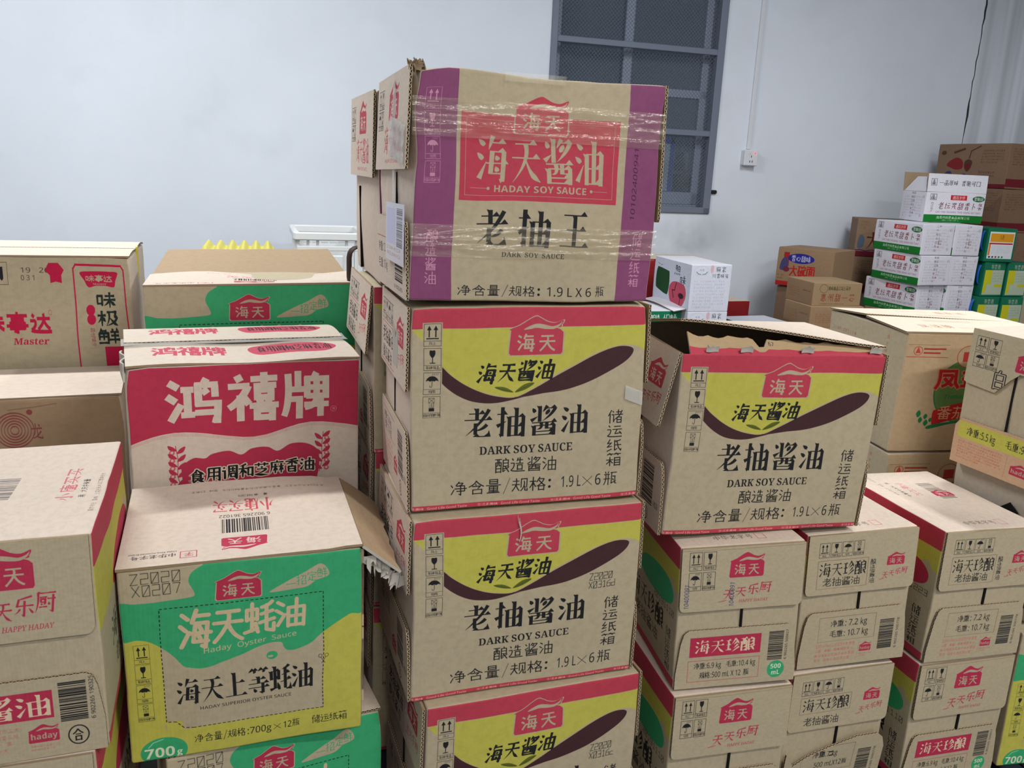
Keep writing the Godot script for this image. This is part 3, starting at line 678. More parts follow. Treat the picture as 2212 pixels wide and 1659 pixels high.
func kitchen_script(a: Art, x0: float, y0: float, x1: float, y1: float, c: Color, english := true) -> void:    # 天天乐厨 in a flowing hand, rising a little
	for i in 4:
		var w := (x1 - x0) / 4
		var s: float = [1.15, 1.0, .95, 1.0][i]
		var y := y0 + (y1 - y0) * (.24 - .08 * i)
		a.han("天天乐厨"[i], x0 + i * w, y, x0 + (i + .94) * w, y + (y1 - y0) * .56 * s, c, "brush", 0, .12)
	a.line([x0 - (x1 - x0) * .06, y0 + (y1 - y0) * .93, x0 + (x1 - x0) * .1, y0 + (y1 - y0) * .86], 2.2, c)
	a.oval(x0 + (x1 - x0) * .82, y0 + (y1 - y0) * .02, (x1 - x0) * .018, (y1 - y0) * .03, c)
	if english:
		a.latin("HAPPY HADAY", lerpf(x0, x1, .35), lerpf(y0, y1, .86), lerpf(x0, x1, .95), lerpf(y0, y1, 1), c, "Droid Serif", 400, .2)

func soy_front(code: String) -> ImageTexture:
	var a := Art.new(1024, 860, KRAFT)
	a.rect(0, 0, 1000, 98, RED)
	# the yellow field, bounded below by the dark ribbon
	a.smooth([0, 101, 20, 101, 120, 101, 500, 101, 940, 101, 1000, 101, 1000, 215, 985, 222, 962, 206, 900, 196, 800, 222, 690, 280, 600, 330, 500, 395, 426, 434, 360, 428, 280, 402, 200, 352, 120, 270, 42, 152, 12, 112], YELLOW)
	a.smooth([112, 268, 160, 320, 220, 370, 290, 410, 360, 433, 428, 438, 500, 402, 600, 340, 700, 283, 800, 230, 870, 206, 920, 206, 945, 222, 935, 254, 900, 290, 835, 332, 760, 372, 690, 398, 620, 415, 540, 424, 470, 436, 410, 452, 350, 463, 290, 461, 230, 444, 170, 405, 120, 350, 108, 310], DARK)
	a.line([426, 437, 470, 436, 540, 424], 1.2, Color(.45, .33, .3))
	for i in 4:
		a.rect(46, 70 + i * 115, 126, 186 + i * 115, KRAFT)
		a.mark(52, 76 + i * 115, 121, 180 + i * 115, i, INK)
	a.badge(393, 48, 622, 232, RED, KRAFT)
	for i in 4:
		a.han("海天酱油"[i], 262 + i * 82, 268 - i * 5, 336 + i * 82, 366 - i * 5, INK, "brushbold", 0, .2)
	for s in [[339, 384, 380, 386, 419, 413, 372, 404], [507, 370, 466, 374, 424, 413, 470, 400]]:
		a.smooth(s, Color(.36, .40, .13))
	a.line([345, 387, 412, 410], 1, INK)
	a.line([500, 374, 430, 409], 1, INK)
	a.han("老抽酱油", 216, 488, 750, 640, INK, "song", .16)
	a.latin("DARK SOY SAUCE", 284, 686, 688, 727, INK, "Droid Serif", 700)
	a.han("酿造酱油", 353, 750, 618, 824, INK, "light", .1)
	a.han("净含量", 163, 858, 382, 928, INK, "light", .1)
	a.line([394, 936, 420, 856], 2, INK)
	a.han("规格", 430, 858, 575, 928, INK, "light", .1)
	a.oval(592, 878, 6, 7, INK)
	a.oval(592, 912, 6, 7, INK)
	a.latin("1.9 L", 640, 862, 735, 920, INK)
	a.line([742, 872, 784, 918], 2.2, INK)
	a.line([784, 872, 742, 918], 2.2, INK)
	a.latin("6", 796, 862, 826, 920, INK)
	a.han("瓶", 838, 854, 906, 926, INK, "light")
	a.han("储运纸箱", 845, 530, 913, 824, INK, "light", .12, 0, true)
	a.rect(0, 971, 1000, 1000, RED)
	for x in [-40, 280, 600, 920]:
		a.han("生活多美味", x, 978, x + 90, 994, Color(.93, .74, .66), "light", .05)
		a.latin("Good Life Good Taste", x + 104, 979, x + 275, 993, Color(.93, .74, .66))
	if code:
		a.dots(code.substr(0, 5), 770, 380, 880, 418, INK)
		a.dots(code.substr(5), 768, 428, 895, 466, INK)
	return a.tex()

func purple_front() -> ImageTexture:
	var a := Art.new(1024, 884, KRAFT)
	a.rect(0, 0, 162, 1000, PURPLE)
	a.rect(850, 0, 1000, 1000, PURPLE)
	var lilac := Color(.78, .56, .66)
	for i in 4:
		a.mark(35, 82 + i * 101, 96, 174 + i * 101, i, lilac)
	a.rect(178, 172, 820, 547, RED)
	a.badge(392, 76, 606, 246, RED, KRAFT)
	a.line([392, 172, 392, 248, 606, 248, 606, 172], 2, KRAFT)
	a.line([390, 196, 200, 196, 200, 524, 800, 524, 800, 196, 608, 196], 1.6, KRAFT)
	a.han("海天酱油", 246, 264, 756, 466, KRAFT, "song", .1)
	a.latin("HADAY SOY SAUCE", 312, 478, 688, 508, KRAFT, "Droid Sans", 700)
	a.line([222, 492, 290, 492], 1.4, KRAFT)
	a.line([710, 492, 778, 492], 1.4, KRAFT)
	a.oval(292, 492, 6, 7, KRAFT)
	a.oval(708, 492, 6, 7, KRAFT)
	a.han("老抽王", 250, 588, 708, 752, INK, "song", .26)
	a.latin("DARK  SOY  SAUCE", 354, 778, 612, 799, INK, "Droid Serif", 700)
	a.han("净含量", 186, 928, 358, 974, INK, "light", .12)
	a.line([368, 979, 388, 926], 2, INK)
	a.han("规格", 396, 928, 500, 974, INK, "light", .12)
	a.oval(516, 942, 5, 6, INK)
	a.oval(516, 966, 5, 6, INK)
	a.latin("1.9 L X 6", 545, 930, 740, 972, INK)
	a.han("瓶", 758, 924, 800, 974, INK, "light")
	a.han("酿造酱油", 56, 678, 102, 926, lilac, "light", .1, 0, true)
	a.han("储运纸箱", 906, 674, 950, 924, lilac, "light", .1, 0, true)
	# a handwritten number down the right band
	a.turn = Transform2D(-PI / 2, a.px(905, 620))
	a.latin("10102400941", 0, -22, 290, 0, Color(.30, .12, .26), "Droid Sans", 400, .2)
	a.turn = Transform2D()
	return a.tex()

func purple_upper() -> ImageTexture:
	var a := Art.new(420, 200, PALE)
	square_of_marks(a, 60, 130, 240, 560)
	a.badge(420, 80, 720, 480, RED, PALE)
	a.han("海天酱油", 300, 540, 830, 840, RED, "song", .1)
	a.latin("HADAY SOY SAUCE", 340, 890, 780, 930, RED)
	return a.tex()

func purple_lower() -> ImageTexture:
	var a := Art.new(420, 200, PALE)
	a.line([40, 300, 620, 300], 2, RED)
	a.han("净重", 80, 380, 230, 520, INK, "light")
	a.latin(": 12 kg", 240, 390, 400, 510, INK)
	a.han("毛重", 80, 620, 230, 760, INK, "light")
	a.latin(": 15 kg", 240, 630, 400, 750, INK)
	a.bars(660, 80, 900, 820, INK, false, 4)
	a.latin("6 902265", 640, 880, 900, 930, INK)
	return a.tex()

func soy_upper() -> ImageTexture:
	var a := Art.new(440, 190, PALE)
	row_of_marks(a, 70, 130, 500, 400)
	a.frame(60, 440, 560, 960, 1.6, RED)
	a.han("老抽酱油", 90, 480, 520, 700, INK, "hei")
	a.han("酿造酱油", 110, 750, 470, 920, INK, "light")
	a.badge(640, 180, 900, 540, RED, PALE)
	kitchen_script(a, 630, 600, 930, 860, RED, false)
	return a.tex()

func soy_lower() -> ImageTexture:
	var a := Art.new(440, 190, PALE)
	a.frame(90, 120, 560, 440, 1.2, Color(.6, .3, .3))
	a.han("净重", 120, 170, 220, 280, INK, "light")
	a.latin(": 12.6 kg", 228, 180, 420, 275, INK)
	a.han("毛重", 120, 300, 220, 410, INK, "light")
	a.latin(": 15.2 kg", 228, 310, 420, 405, INK)
	a.small(90, 520, 470, 900, 5, Color(.80, .42, .38), 3)
	a.badge(500, 560, 640, 800, RED, PALE, false, "haday")
	a.bars(680, 120, 860, 700, INK, false, 8)
	a.latin("6 902265", 880, 600, 960, 680, INK)
	a.ring(760, 860, 42, 95, 2.5, INK)
	a.han("合", 735, 800, 785, 915, INK, "medium")
	return a.tex()

func brew_side(accent: Color, code: String) -> ImageTexture:     # long side of the cartons of half-litre bottles
	var a := Art.new(560, 500, KRAFT)
	a.smooth([-20, 140, 300, 140, 700, 140, 1020, 140, 1020, 300, 960, 310, 900, 260, 800, 330, 600, 420, 300, 430, -20, 430], YELLOW)
	a.rect(0, 0, 1000, 150, RED)
	a.smooth([330, 420, 420, 330, 560, 290, 720, 275, 850, 290, 925, 345, 930, 410, 880, 455, 760, 480, 600, 485, 450, 470], accent)
	a.han("海天珍酿", 240, 540, 800, 700, INK, "song")
	a.han("老抽酱油", 300, 730, 720, 830, INK, "light")
	a.dots(code, 640, 480, 960, 520, Color(.3, .28, .26))
	a.han("储运纸箱", 850, 620, 925, 920, INK, "songlight", .08, 0, true)
	a.rect(0, 935, 1000, 1000, RED)
	return a.tex()

func brew_upper_logo(stamped: bool) -> ImageTexture:
	var a := Art.new(512, 270, KRAFT)
	square_of_marks(a, 62, 62, 272, 660)
	a.badge(385, 100, 664, 490, CRIMSON, KRAFT, false)
	kitchen_script(a, 335, 590, 735, 890, CRIMSON)
	a.line([0, 32, 400, 42, 1000, 26], 1.5, Color(.55, .46, .36))
	if stamped:
		for x in [30, 395]:
			a.turn = Transform2D(-PI / 2, a.px(x + 40, 960))
			a.latin("10400091", 0, -70, 210, 0, Color(.20, .24, .42), "Droid Sans", 400, .2)
			a.turn = Transform2D()
	return a.tex()

func brew_upper_name(boxed := true) -> ImageTexture:
	var a := Art.new(512, 270, KRAFT)
	row_of_marks(a, 98, 130, 500, 370)
	if boxed:
		a.frame(96, 425, 552, 898, 1.4, Color(.42, .30, .28))
		a.han("海天珍酿", 112, 462, 536, 700, INK, "songlight", .06)
		a.han("老抽酱油", 150, 720, 490, 860, INK, "light", .06)
		a.han("酿造酱油", 575, 460, 625, 870, INK, "light", .06, 0, true)
	else:
		a.frame(100, 410, 600, 700, 1.4, Color(.42, .30, .28))
		a.han("海天珍酿", 125, 440, 580, 670, INK, "songlight", .06)
		a.han("老抽酱油", 150, 770, 500, 920, INK, "light", .06)
	a.badge(728, 380, 892, 592, CRIMSON, KRAFT, false)
	kitchen_script(a, 690, 650, 930, 840, CRIMSON, false)
	return a.tex()

func brew_lower_red() -> ImageTexture:
	var a := Art.new(512, 262, KRAFT)
	a.rect(105, 125, 691, 460, CRIMSON)
	a.han("海天珍酿", 150, 175, 640, 410, Color(.86, .78, .66), "song", .08)
	a.frame(100, 525, 690, 890, 1.5, CRIMSON)
	a.han("净重", 150, 565, 240, 670, INK, "hei", .06)
	a.latin(":6.9 kg", 244, 575, 375, 668, INK)
	a.han("毛重", 415, 565, 500, 670, INK, "hei", .06)
	a.latin(":10.4 kg", 504, 575, 660, 668, INK)
	a.han("规格", 200, 730, 285, 840, INK, "hei", .06)
	a.latin(":500 mL X 12", 290, 742, 545, 838, INK)
	a.han("瓶", 565, 730, 615, 840, INK, "hei")
	a.bars(756, 110, 880, 610, INK, false, 21)
	a.turn = Transform2D(-PI / 2, a.px(918, 620))
	a.latin("6 902265 500827", 0, -40, 270, 0, INK)
	a.turn = Transform2D()
	a.oval(836, 780, 72, 150, GREEN)
	a.latin("500", 790, 690, 882, 770, Color(.85, .88, .78), "Droid Sans", 700)
	a.latin("mL", 800, 800, 872, 880, Color(.85, .88, .78), "Droid Sans", 700)
	return a.tex()

func brew_lower_weight(net: String, gross: String, litres := false) -> ImageTexture:
	var a := Art.new(512, 262, KRAFT)
	a.frame(165, 100, 690, 540, 1.3, Color(.42, .30, .28))
	a.han("净重", 270, 160, 390, 280, INK, "hei", .06)
	a.latin(": " + net, 400, 170, 610, 278, INK)
	if litres:
		a.latin("10.7 kg", 330, 190, 520, 280, INK)
		a.latin("500 mLX12", 300, 370, 580, 460, INK)
		a.han("瓶", 585, 365, 640, 465, INK, "hei")
	else:
		a.han("毛重", 270, 350, 390, 470, INK, "hei", .06)
		a.latin(": " + gross, 400, 360, 630, 468, INK)
	a.small(150, 590, 530, 940, 4, Color(.78, .38, .36), 11)
	a.line([560, 600, 545, 940], 1, Color(.7, .4, .4))
	a.badge(565, 620, 675, 790, CRIMSON, KRAFT, false, "haday")
	a.small(560, 820, 700, 900, 2, Color(.72, .4, .4), 12)
	a.bars(735, 240, 870, 780, INK, false, 33)
	a.turn = Transform2D(-PI / 2, a.px(918, 800))
	a.latin("6 902265 500778", 0, -40, 290, 0, INK)
	a.turn = Transform2D()
	if litres:
		a.oval(780, 900, 70, 140, CRIMSON)
		a.latin("500", 735, 850, 825, 930, Color(.88, .8, .7), "Droid Sans", 700)
	return a.tex()

func brew_top() -> ImageTexture:
	var a := Art.new(512, 640, PALE)
	a.turn = Transform2D(PI / 2, a.px(1000, 0))
	# seen from the left, so that its lines run from back to front
	var k := 640.0 / 512.0
	a.han("小康买买", 250, 560 * .8, 560, 640 * .8, Color(.78, .45, .5), "brush", .1)
	a.small(240, 560, 640, 610, 1, INK, 41)
	a.small(100, 640, 900, 680, 1, Color(.45, .4, .38), 42)
	a.bars(300, 210, 640, 340, Color(.42, .4, .38), true, 51)
	a.turn = Transform2D()
	a.turn = Transform2D(PI, a.px(640, 0))
	a.turn = Transform2D()
	a.badge(560, 370, 760, 470, CRIMSON, PALE, false)
	a.han("中华老字号", 300, 880, 620, 930, Color(.4, .36, .34), "hei")
	a.frame(650, 870, 720, 940, 2, CRIMSON)
	return a.tex()

func half_litre_top() -> ImageTexture:      # top of the carton in the left corner
	var a := Art.new(512, 640, PALE)
	a.turn = Transform2D(-PI / 2, a.px(0, 1000))
	a.turn = Transform2D(-PI / 2, a.px(850, 690))
	a.han("小康买买", 0, -60, 430, 0, Color(.76, .38, .42), "brush", .1)
	a.small(40, 20, 330, 60, 1, INK, 41)
	a.turn = Transform2D(-PI / 2, a.px(985, 800))
	a.small(0, -30, 900, 0, 1, Color(.4, .36, .34), 42)
	a.turn = Transform2D()
	a.bars(200, 420, 560, 640, Color(.4, .38, .37), false, 51)
	return a.tex()

func corner_upper() -> ImageTexture:
	var a := Art.new(512, 256, KRAFT)
	square_of_marks(a, 62, 90, 272, 600)
	a.badge(478, 50, 758, 470, CRIMSON, KRAFT, false)
	kitchen_script(a, 470, 520, 838, 890, CRIMSON)
	return a.tex()

func corner_lower() -> ImageTexture:
	var a := Art.new(512, 220, KRAFT)
	a.rect(300, 150, 775, 500, CRIMSON)
	a.han("海天酱油", 130, 185, 762, 465, Color(.86, .78, .66), "song", .08)
	a.bars(803, 80, 925, 580, INK, false, 61)
	a.turn = Transform2D(-PI / 2, a.px(958, 590))
	a.latin("6 902265 190325", 0, -44, 240, 0, INK)
	a.turn = Transform2D()
	a.small(300, 570, 620, 900, 4, Color(.74, .42, .40), 12)
	a.badge(654, 570, 790, 800, CRIMSON, KRAFT, false, "haday")
	a.small(660, 830, 800, 920, 2, Color(.72, .42, .40), 14)
	a.ring(875, 770, 45, 120, 3, INK)
	a.han("合", 848, 695, 902, 845, INK, "medium")
	return a.tex()

func oyster_front(code: String, y := YELLOW) -> ImageTexture:
	var a := Art.new(1024, 960, KRAFT)
	a.rect(0, 330, 1000, 1000, y)
	a.rect(152, 205, 825, 845, KRAFT)
	a.smooth([152, 845, 152, 795, 190, 802, 218, 838, 260, 845], KRAFT)
	a.rect(150, 795, 215, 846, y)
	a.shape([150, 790, 218, 837, 218, 850, 150, 850], y)
	# the green wave
	a.smooth([-10, 168, 60, 166, 130, 168, 210, 164, 265, 160, 296, 152, 292, 124, 276, 80, 290, 38, 330, 8, 360, -10, 600, -30, 1010, -20, 1010, 318, 940, 345, 828, 416, 770, 468, 717, 490, 690, 496, 664, 492, 650, 470, 644, 448, 615, 440, 579, 443, 530, 458, 487, 476, 440, 492, 390, 507, 345, 522, 301, 525, 262, 516, 237, 505, 200, 450, 164, 409, 110, 365, 60, 348, -10, 340], GREEN)
	a.rect(0, 172, 40, 336, GREEN)
	a.badge(381, 52, 568, 188, CRIMSON, KRAFT)
	a.smooth([604, 176, 618, 162, 690, 122, 752, 92, 812, 58, 838, 66, 856, 100, 852, 124, 800, 140, 760, 166, 700, 172, 640, 176], KRAFT)
	for i in 4:
		a.han("一招定鲜"[i], 672 + i * 45, 120 - i * 14, 714 + i * 45, 168 - i * 14, GREEN, "light", 0)
	a.dashes([153, 205, 828, 203, 822, 844, 260, 844, 218, 837, 190, 800, 151, 794, 153, 205], 3.8, 13, 8, INK)
	# the rounded hand
	var pale := Color(.80, .71, .58)
	for i in 4:
		a.han("海天蚝油"[i], 226 + i * 132, 226 - i * 2, 350 + i * 132, [424, 402, 380, 366][i], pale, "round", 0, .06)
	a.turn = Transform2D(-.08, a.px(318, 452))
	a.latin("Haday  Oyster  Sauce", 0, -26, 392, 0, pale, "Droid Sans", 400, .1)
	a.turn = Transform2D()
	a.oval(600, 509, 24, 22, GREEN)
	a.oval(594, 514, 12, 6, KRAFT)
	a.han("海天上等蚝油", 202, 572, 776, 712, INK, "song", .05)
	a.latin("HADAY SUPERIOR OYSTER SAUCE", 290, 733, 681, 750, INK)
	for i in 4:
		a.mark(41, 375 + i * 101, 104, 470 + i * 101, i, INK)
	a.oval(132, 955, 94, 78, GREEN)
	a.line([70, 925, 90, 900, 130, 887], 4, Color(.6, .85, .7))
	a.latin("700", 52, 932, 175, 985, Color(.86, .88, .76), "Droid Sans", 700)
	a.latin("g", 180, 950, 205, 985, Color(.86, .88, .76), "Droid Sans", 700)
	a.han("净含量", 256, 890, 375, 934, INK, "light", .08)
	a.line([381, 940, 395, 888], 2, INK)
	a.han("规格", 398, 890, 476, 934, INK, "light", .08)
	a.latin(":700g", 482, 895, 590, 932, INK)
	a.line([600, 902, 630, 930], 2, INK)
	a.line([630, 902, 600, 930], 2, INK)
	a.latin("12", 640, 895, 680, 932, INK)
	a.han("瓶", 682, 888, 718, 932, INK, "light")
	a.han("储运纸箱", 770, 885, 930, 932, INK, "light", .08)
	# scissors on the dashed line
	a.line([812, 556, 832, 590], 2, INK)
	a.line([836, 556, 816, 590], 2, INK)
	a.ring(810, 548, 8, 9, 2, INK)
	a.ring(838, 548, 8, 9, 2, INK)
	if code:
		a.turn = Transform2D(0, a.px(50, 20))
		a.dots(code.substr(0, 5), 0, 0, 205, 52, INK)
		a.dots(code.substr(5), 4, 60, 205, 112, INK)
		a.turn = Transform2D()
	return a.tex()

func oyster_top() -> ImageTexture:
	var a := Art.new(768, 600, PALE)
	a.turn = Transform2D(PI, a.px(1000, 1000))      # its lines are upside down for who stands in front
	var f := func(x: float, y: float) -> Vector2: return Vector2(1000 - x, 1000 - y)
	a.han("小康买买", 345, 555, 625, 720, Color(.74, .3, .34), "brush", .08)
	a.small(370, 755, 620, 800, 1, INK, 71)
	a.small(90, 850, 910, 890, 1, Color(.35, .3, .28), 72)
	a.bars(385, 300, 590, 470, INK, true, 73)
	a.latin("6 902265 361022", 370, 490, 600, 525, INK)
	a.badge(395, 90, 590, 240, CRIMSON, PALE, false)
	a.han("中华老字号", 770, 85, 950, 125, INK, "hei", .05)
	a.latin("China Time-honored Brand", 770, 135, 960, 150, INK)
	a.frame(690, 60, 755, 130, 2.5, CRIMSON)
	a.han("字", 702, 72, 743, 118, CRIMSON, "hei")
	a.turn = Transform2D()
	return a.tex()

func sesame_front() -> ImageTexture:
	var a := Art.new(1024, 800, PALE)
	var rows := [[0, 440], [90, 400], [177, 380], [270, 388], [360, 412], [465, 438], [560, 432], [660, 398], [772, 372], [880, 386], [1000, 420]]
	var wave := []
	for r: Array in rows:
		wave.append_array(r)
	a.shape([0, 0, 1000, 0] + [1000, 420, 940, 400, 880, 386, 830, 376, 772, 372, 715, 380, 660, 398, 610, 416, 560, 432, 510, 440, 465, 438, 410, 426, 360, 412, 315, 398, 270, 388, 222, 381, 177, 380, 130, 388, 90, 400, 45, 418, 0, 440], CRIMSON)
	for i in 3:
		var l := []
		for r: Array in rows:
			l.append_array([r[0], r[1] + 7 + i * 6])
		a.dashes(l, 1.6, 3, 3, Color(.72, .36, .38))
	for i in 3:
		a.han("鸿禧牌"[i], [156, 404, 648][i], [74, 66, 68][i], [368, 618, 852][i], 330, PALE, "bold", 0)
	a.ring(880, 298, 14, 17, 1.5, Color(.85, .6, .55))
	a.latin("R", 874, 290, 888, 306, Color(.85, .6, .55))
	a.smooth([200, 610, 215, 570, 255, 540, 300, 548, 330, 525, 400, 515, 455, 545, 500, 512, 570, 508, 620, 538, 680, 500, 750, 505, 800, 545, 812, 600, 808, 690, 780, 780, 700, 790, 500, 760, 300, 800, 225, 780], CRIMSON)
	for k in [0.018, 0.0]:
		for i in 8:
			var c := Color(.88, .82, .72) if k else INK
			var x := 232 + i * 70
			var y := 642 - i * 2.5
			if k:
				for o in [[-5, 0], [5, 0], [0, -6], [0, 6], [-4, -4], [4, 4], [4, -4], [-4, 4]]:
					a.han("食用调和芝麻香油"[i], x + o[0], y - 30 + o[1], x + 66 + o[0], y + 52 + o[1], c, "brushbold", 0)
			else:
				a.han("食用调和芝麻香油"[i], x, y - 30, x + 66, y + 52, c, "brushbold", 0)
	for s in [[184, 580, 1], [826, 560, -1]]:
		var x: float = s[0]
		var y: float = s[1]
		var m: float = s[2]
		a.line([x - 4 * m, y - 120, x + 4 * m, y - 40, x, y + 60, x + 14 * m, y + 130], 3, CRIMSON)
		for i in 5:
			var yy := y - 110 + i * 48
			a.smooth([x, yy + 20, x - 14 * m, yy - 4, x - 36 * m, yy - 14, x - 28 * m, yy + 14], CRIMSON)
			a.smooth([x, yy + 36, x + 14 * m, yy + 8, x + 36 * m, yy - 4, x + 26 * m, yy + 28], CRIMSON)
			a.oval(x - 20 * m, yy + 30, 12, 14, Color(.80, .35, .38))
			a.oval(x - 20 * m, yy + 28, 6, 7, PALE)
	return a.tex()

func sesame_flap(pair: bool) -> ImageTexture:
	var a := Art.new(768, 200, Color(.83, .78, .72))
	var pink := Color(.76, .30, .38)
	a.turn = Transform2D() if pair else Transform2D(PI, a.px(1000, 1000))
	a.han("鸿禧牌", 110, 300, 420, 700, pink, "bold", .06)
	a.smooth([520, 500, 560, 300, 700, 200, 850, 260, 930, 480, 860, 720, 700, 700, 560, 720], pink)
	a.han("食用调和芝麻香油", 560, 330, 900, 620, INK, "brush", .04)
	a.turn = Transform2D()
	return a.tex()

func tomato_front() -> ImageTexture:
	var a := Art.new(768, 560, Color(.70, .61, .48))
	var p := Color(.70, .61, .48)
	var g := Color(.10, .44, .25)
	var olive := Color(.35, .48, .26)
	a.line([10, 95, 270, 95], 1.5, Color(.42, .34, .25))
	a.line([8, 197, 266, 197], 2.5, Color(.66, .15, .15))
	a.ring(76, 146, 26, 36, 3, Color(.70, .25, .2))
	a.shape([60, 165, 76, 110, 92, 165], Color(.70, .25, .2))
	for y in [122, 155]:
		a.rect(110, y, 250 - (y - 122), y + 14, Color(.62, .2, .17))
	a.oval(440, 480, 220, 270, olive)
	a.ring(440, 480, 222, 274, 5, g)
	a.oval(400, 190, 72, 90, p)
	a.ring(400, 190, 72, 90, 3, Color(.62, .25, .2))
	a.rect(365, 150, 435, 232, Color(.66, .2, .17))
	for o in [[-8, 0], [8, 0], [0, 8], [0, -8], [6, 6], [-6, -6]]:
		a.han("凤球", 218 + o[0], 300 + o[1], 520 + o[0], 460 + o[1], Color(.74, .5, .38), "bold", .06)
	a.han("凤球", 218, 300, 520, 460, Color(.66, .10, .12), "bold", .06)
	a.latin("Tomato Ketchup", 280, 505, 620, 540, g, "Droid Serif", 700, .2)
	a.smooth([235, 650, 260, 628, 350, 590, 463, 566, 600, 570, 660, 590, 668, 720, 560, 700, 470, 702, 350, 728, 258, 762, 240, 740], Color(.68, .12, .12))
	a.han("番茄沙司", 262, 606, 640, 712, Color(.80, .62, .46), "hei", .08)
	a.smooth([225, 770, 350, 740, 500, 725, 640, 740, 640, 755, 500, 742, 350, 762, 230, 800], g)
	for l in [[150, 668, 30], [168, 720, 26], [196, 690, 24], [205, 745, 28], [230, 720, 20]]:
		a.smooth([l[0], l[1] + l[2], l[0] - l[2] * .5, l[1], l[0], l[1] - l[2], l[0] + l[2] * .5, l[1]], g)
	return a.tex()

func tomato_side() -> ImageTexture:
	var a := Art.new(400, 360, KRAFT)
	var c := Color(.66, .32, .27)
	a.small(60, 130, 420, 230, 2, Color(.66, .44, .37), 15)
	a.han("凤球牌", 560, 250, 700, 320, c, "medium")
	a.rect(780, 290, 830, 350, c)
	a.small(770, 60, 830, 230, 3, c, 25)
	a.small(100, 240, 560, 420, 4, c, 5)
	a.frame(80, 470, 600, 800, 2, c)
	return a.tex()

func white_soy_upper() -> ImageTexture:
	var a := Art.new(400, 230, KRAFT)
	square_of_marks(a, 60, 110, 320, 640)
	a.badge(500, 180, 780, 560, CRIMSON, KRAFT, false)
	for o in [[-10, 0], [10, 0], [0, 14], [0, -14], [8, 10], [-8, -10], [8, -10], [-8, 10]]:
		a.han("白", 305 + o[0], 610 + o[1], 430 + o[0], 930 + o[1], INK, "hei", 0)
	a.han("白", 305, 610, 430, 930, KRAFT, "hei", 0)
	return a.tex()

func white_soy_lower() -> ImageTexture:
	var a := Art.new(400, 250, Color(.76, .62, .50))
	a.rect(40, 60, 1000, 420, YELLOW)
	a.han("净重", 140, 150, 270, 330, INK, "hei")
	a.latin(":5.5 kg", 280, 165, 450, 325, INK)
	a.han("毛重", 560, 150, 690, 330, INK, "hei")
	a.latin(":9.1 kg", 700, 165, 880, 325, INK)
	a.small(60, 480, 560, 900, 7, Color(.72, .38, .32), 81)
	a.line([600, 480, 590, 930], 1, Color(.6, .4, .35))
	a.badge(640, 560, 860, 820, CRIMSON, KRAFT, false, "haday")
	return a.tex()

func flavour_front() -> ImageTexture:
	var a := Art.new(900, 600, KRAFT)
	var c := Color(.74, .08, .26)
	a.turn = Transform2D(Vector2(.555, 0), Vector2(0, 1), Vector2(.445 * 1800, 0))
	a.line([562, 1000, 562, 80, 580, 52, 930, 55, 945, 85, 975, 1000], 9, c)
	a.smooth([610, 105, 690, 96, 755, 95, 830, 97, 897, 105, 880, 160, 865, 205, 800, 196, 755, 195, 720, 196, 668, 205, 640, 160], c)
	a.han("味事达", 650, 122, 855, 168, KRAFT, "medium", .05)
	a.latin("Master", 700, 176, 810, 190, KRAFT, "Droid Serif", 700, .2)
	for i in 3:
		a.han("味极鲜"[i], 722, 240 + i * 130, 872 + i * 6, 350 + i * 130, Color(.12, .17, .16), "brushbold", 0)
	a.rect(762, 632, 900, 790, c)
	a.oval(672, 365, 34, 38, c)
	a.oval(676, 430, 34, 38, c)
	a.frame(650, 475, 712, 640, 1.2, Color(.7, .5, .42))
	a.han("酿造酱油", 664, 490, 700, 625, Color(.6, .35, .33), "light", .1, 0, true)
	a.han("味事达", -150, 385, 360, 520, c, "bold", .12)
	a.latin("Master", 60, 560, 330, 606, c, "Droid Serif", 700, .25)
	a.ring(360, 380, 12, 16, 1.5, c)
	a.latin("19   2020", 160, 74, 470, 108, Color(.3, .24, .2))
	a.latin("0 3 1", 162, 126, 275, 160, Color(.3, .24, .2))
	a.shape([380, 40, 450, 40, 470, 62, 492, 90, 470, 125, 470, 178, 426, 168, 384, 178, 384, 125, 350, 95, 366, 62], c)
	a.frame(-30, 40, 66, 190, 1.5, INK)
	a.shape([10, 70, 34, 70, 34, 150, 22, 165, 10, 150], INK)
	return a.tex()

func dragon_front() -> ImageTexture:
	var a := Art.new(640, 400, Color(.64, .53, .42))
	var c := Color(.55, .28, .27)
	a.turn = Transform2D(Vector2(.42, 0), Vector2(0, 1), Vector2(.58 * 1280, 0))
	for i in 6:
		a.ring(40, 185, 165 - i * 26, 105 - i * 16, 3.5, c)
	a.han("龙", 175, 150, 285, 245, c, "brush")
	a.oval(180, 80, 26, 16, c)
	a.line([0, 62, 240, 50, 420, 36], 2, Color(.5, .4, .3))
	return a.tex()

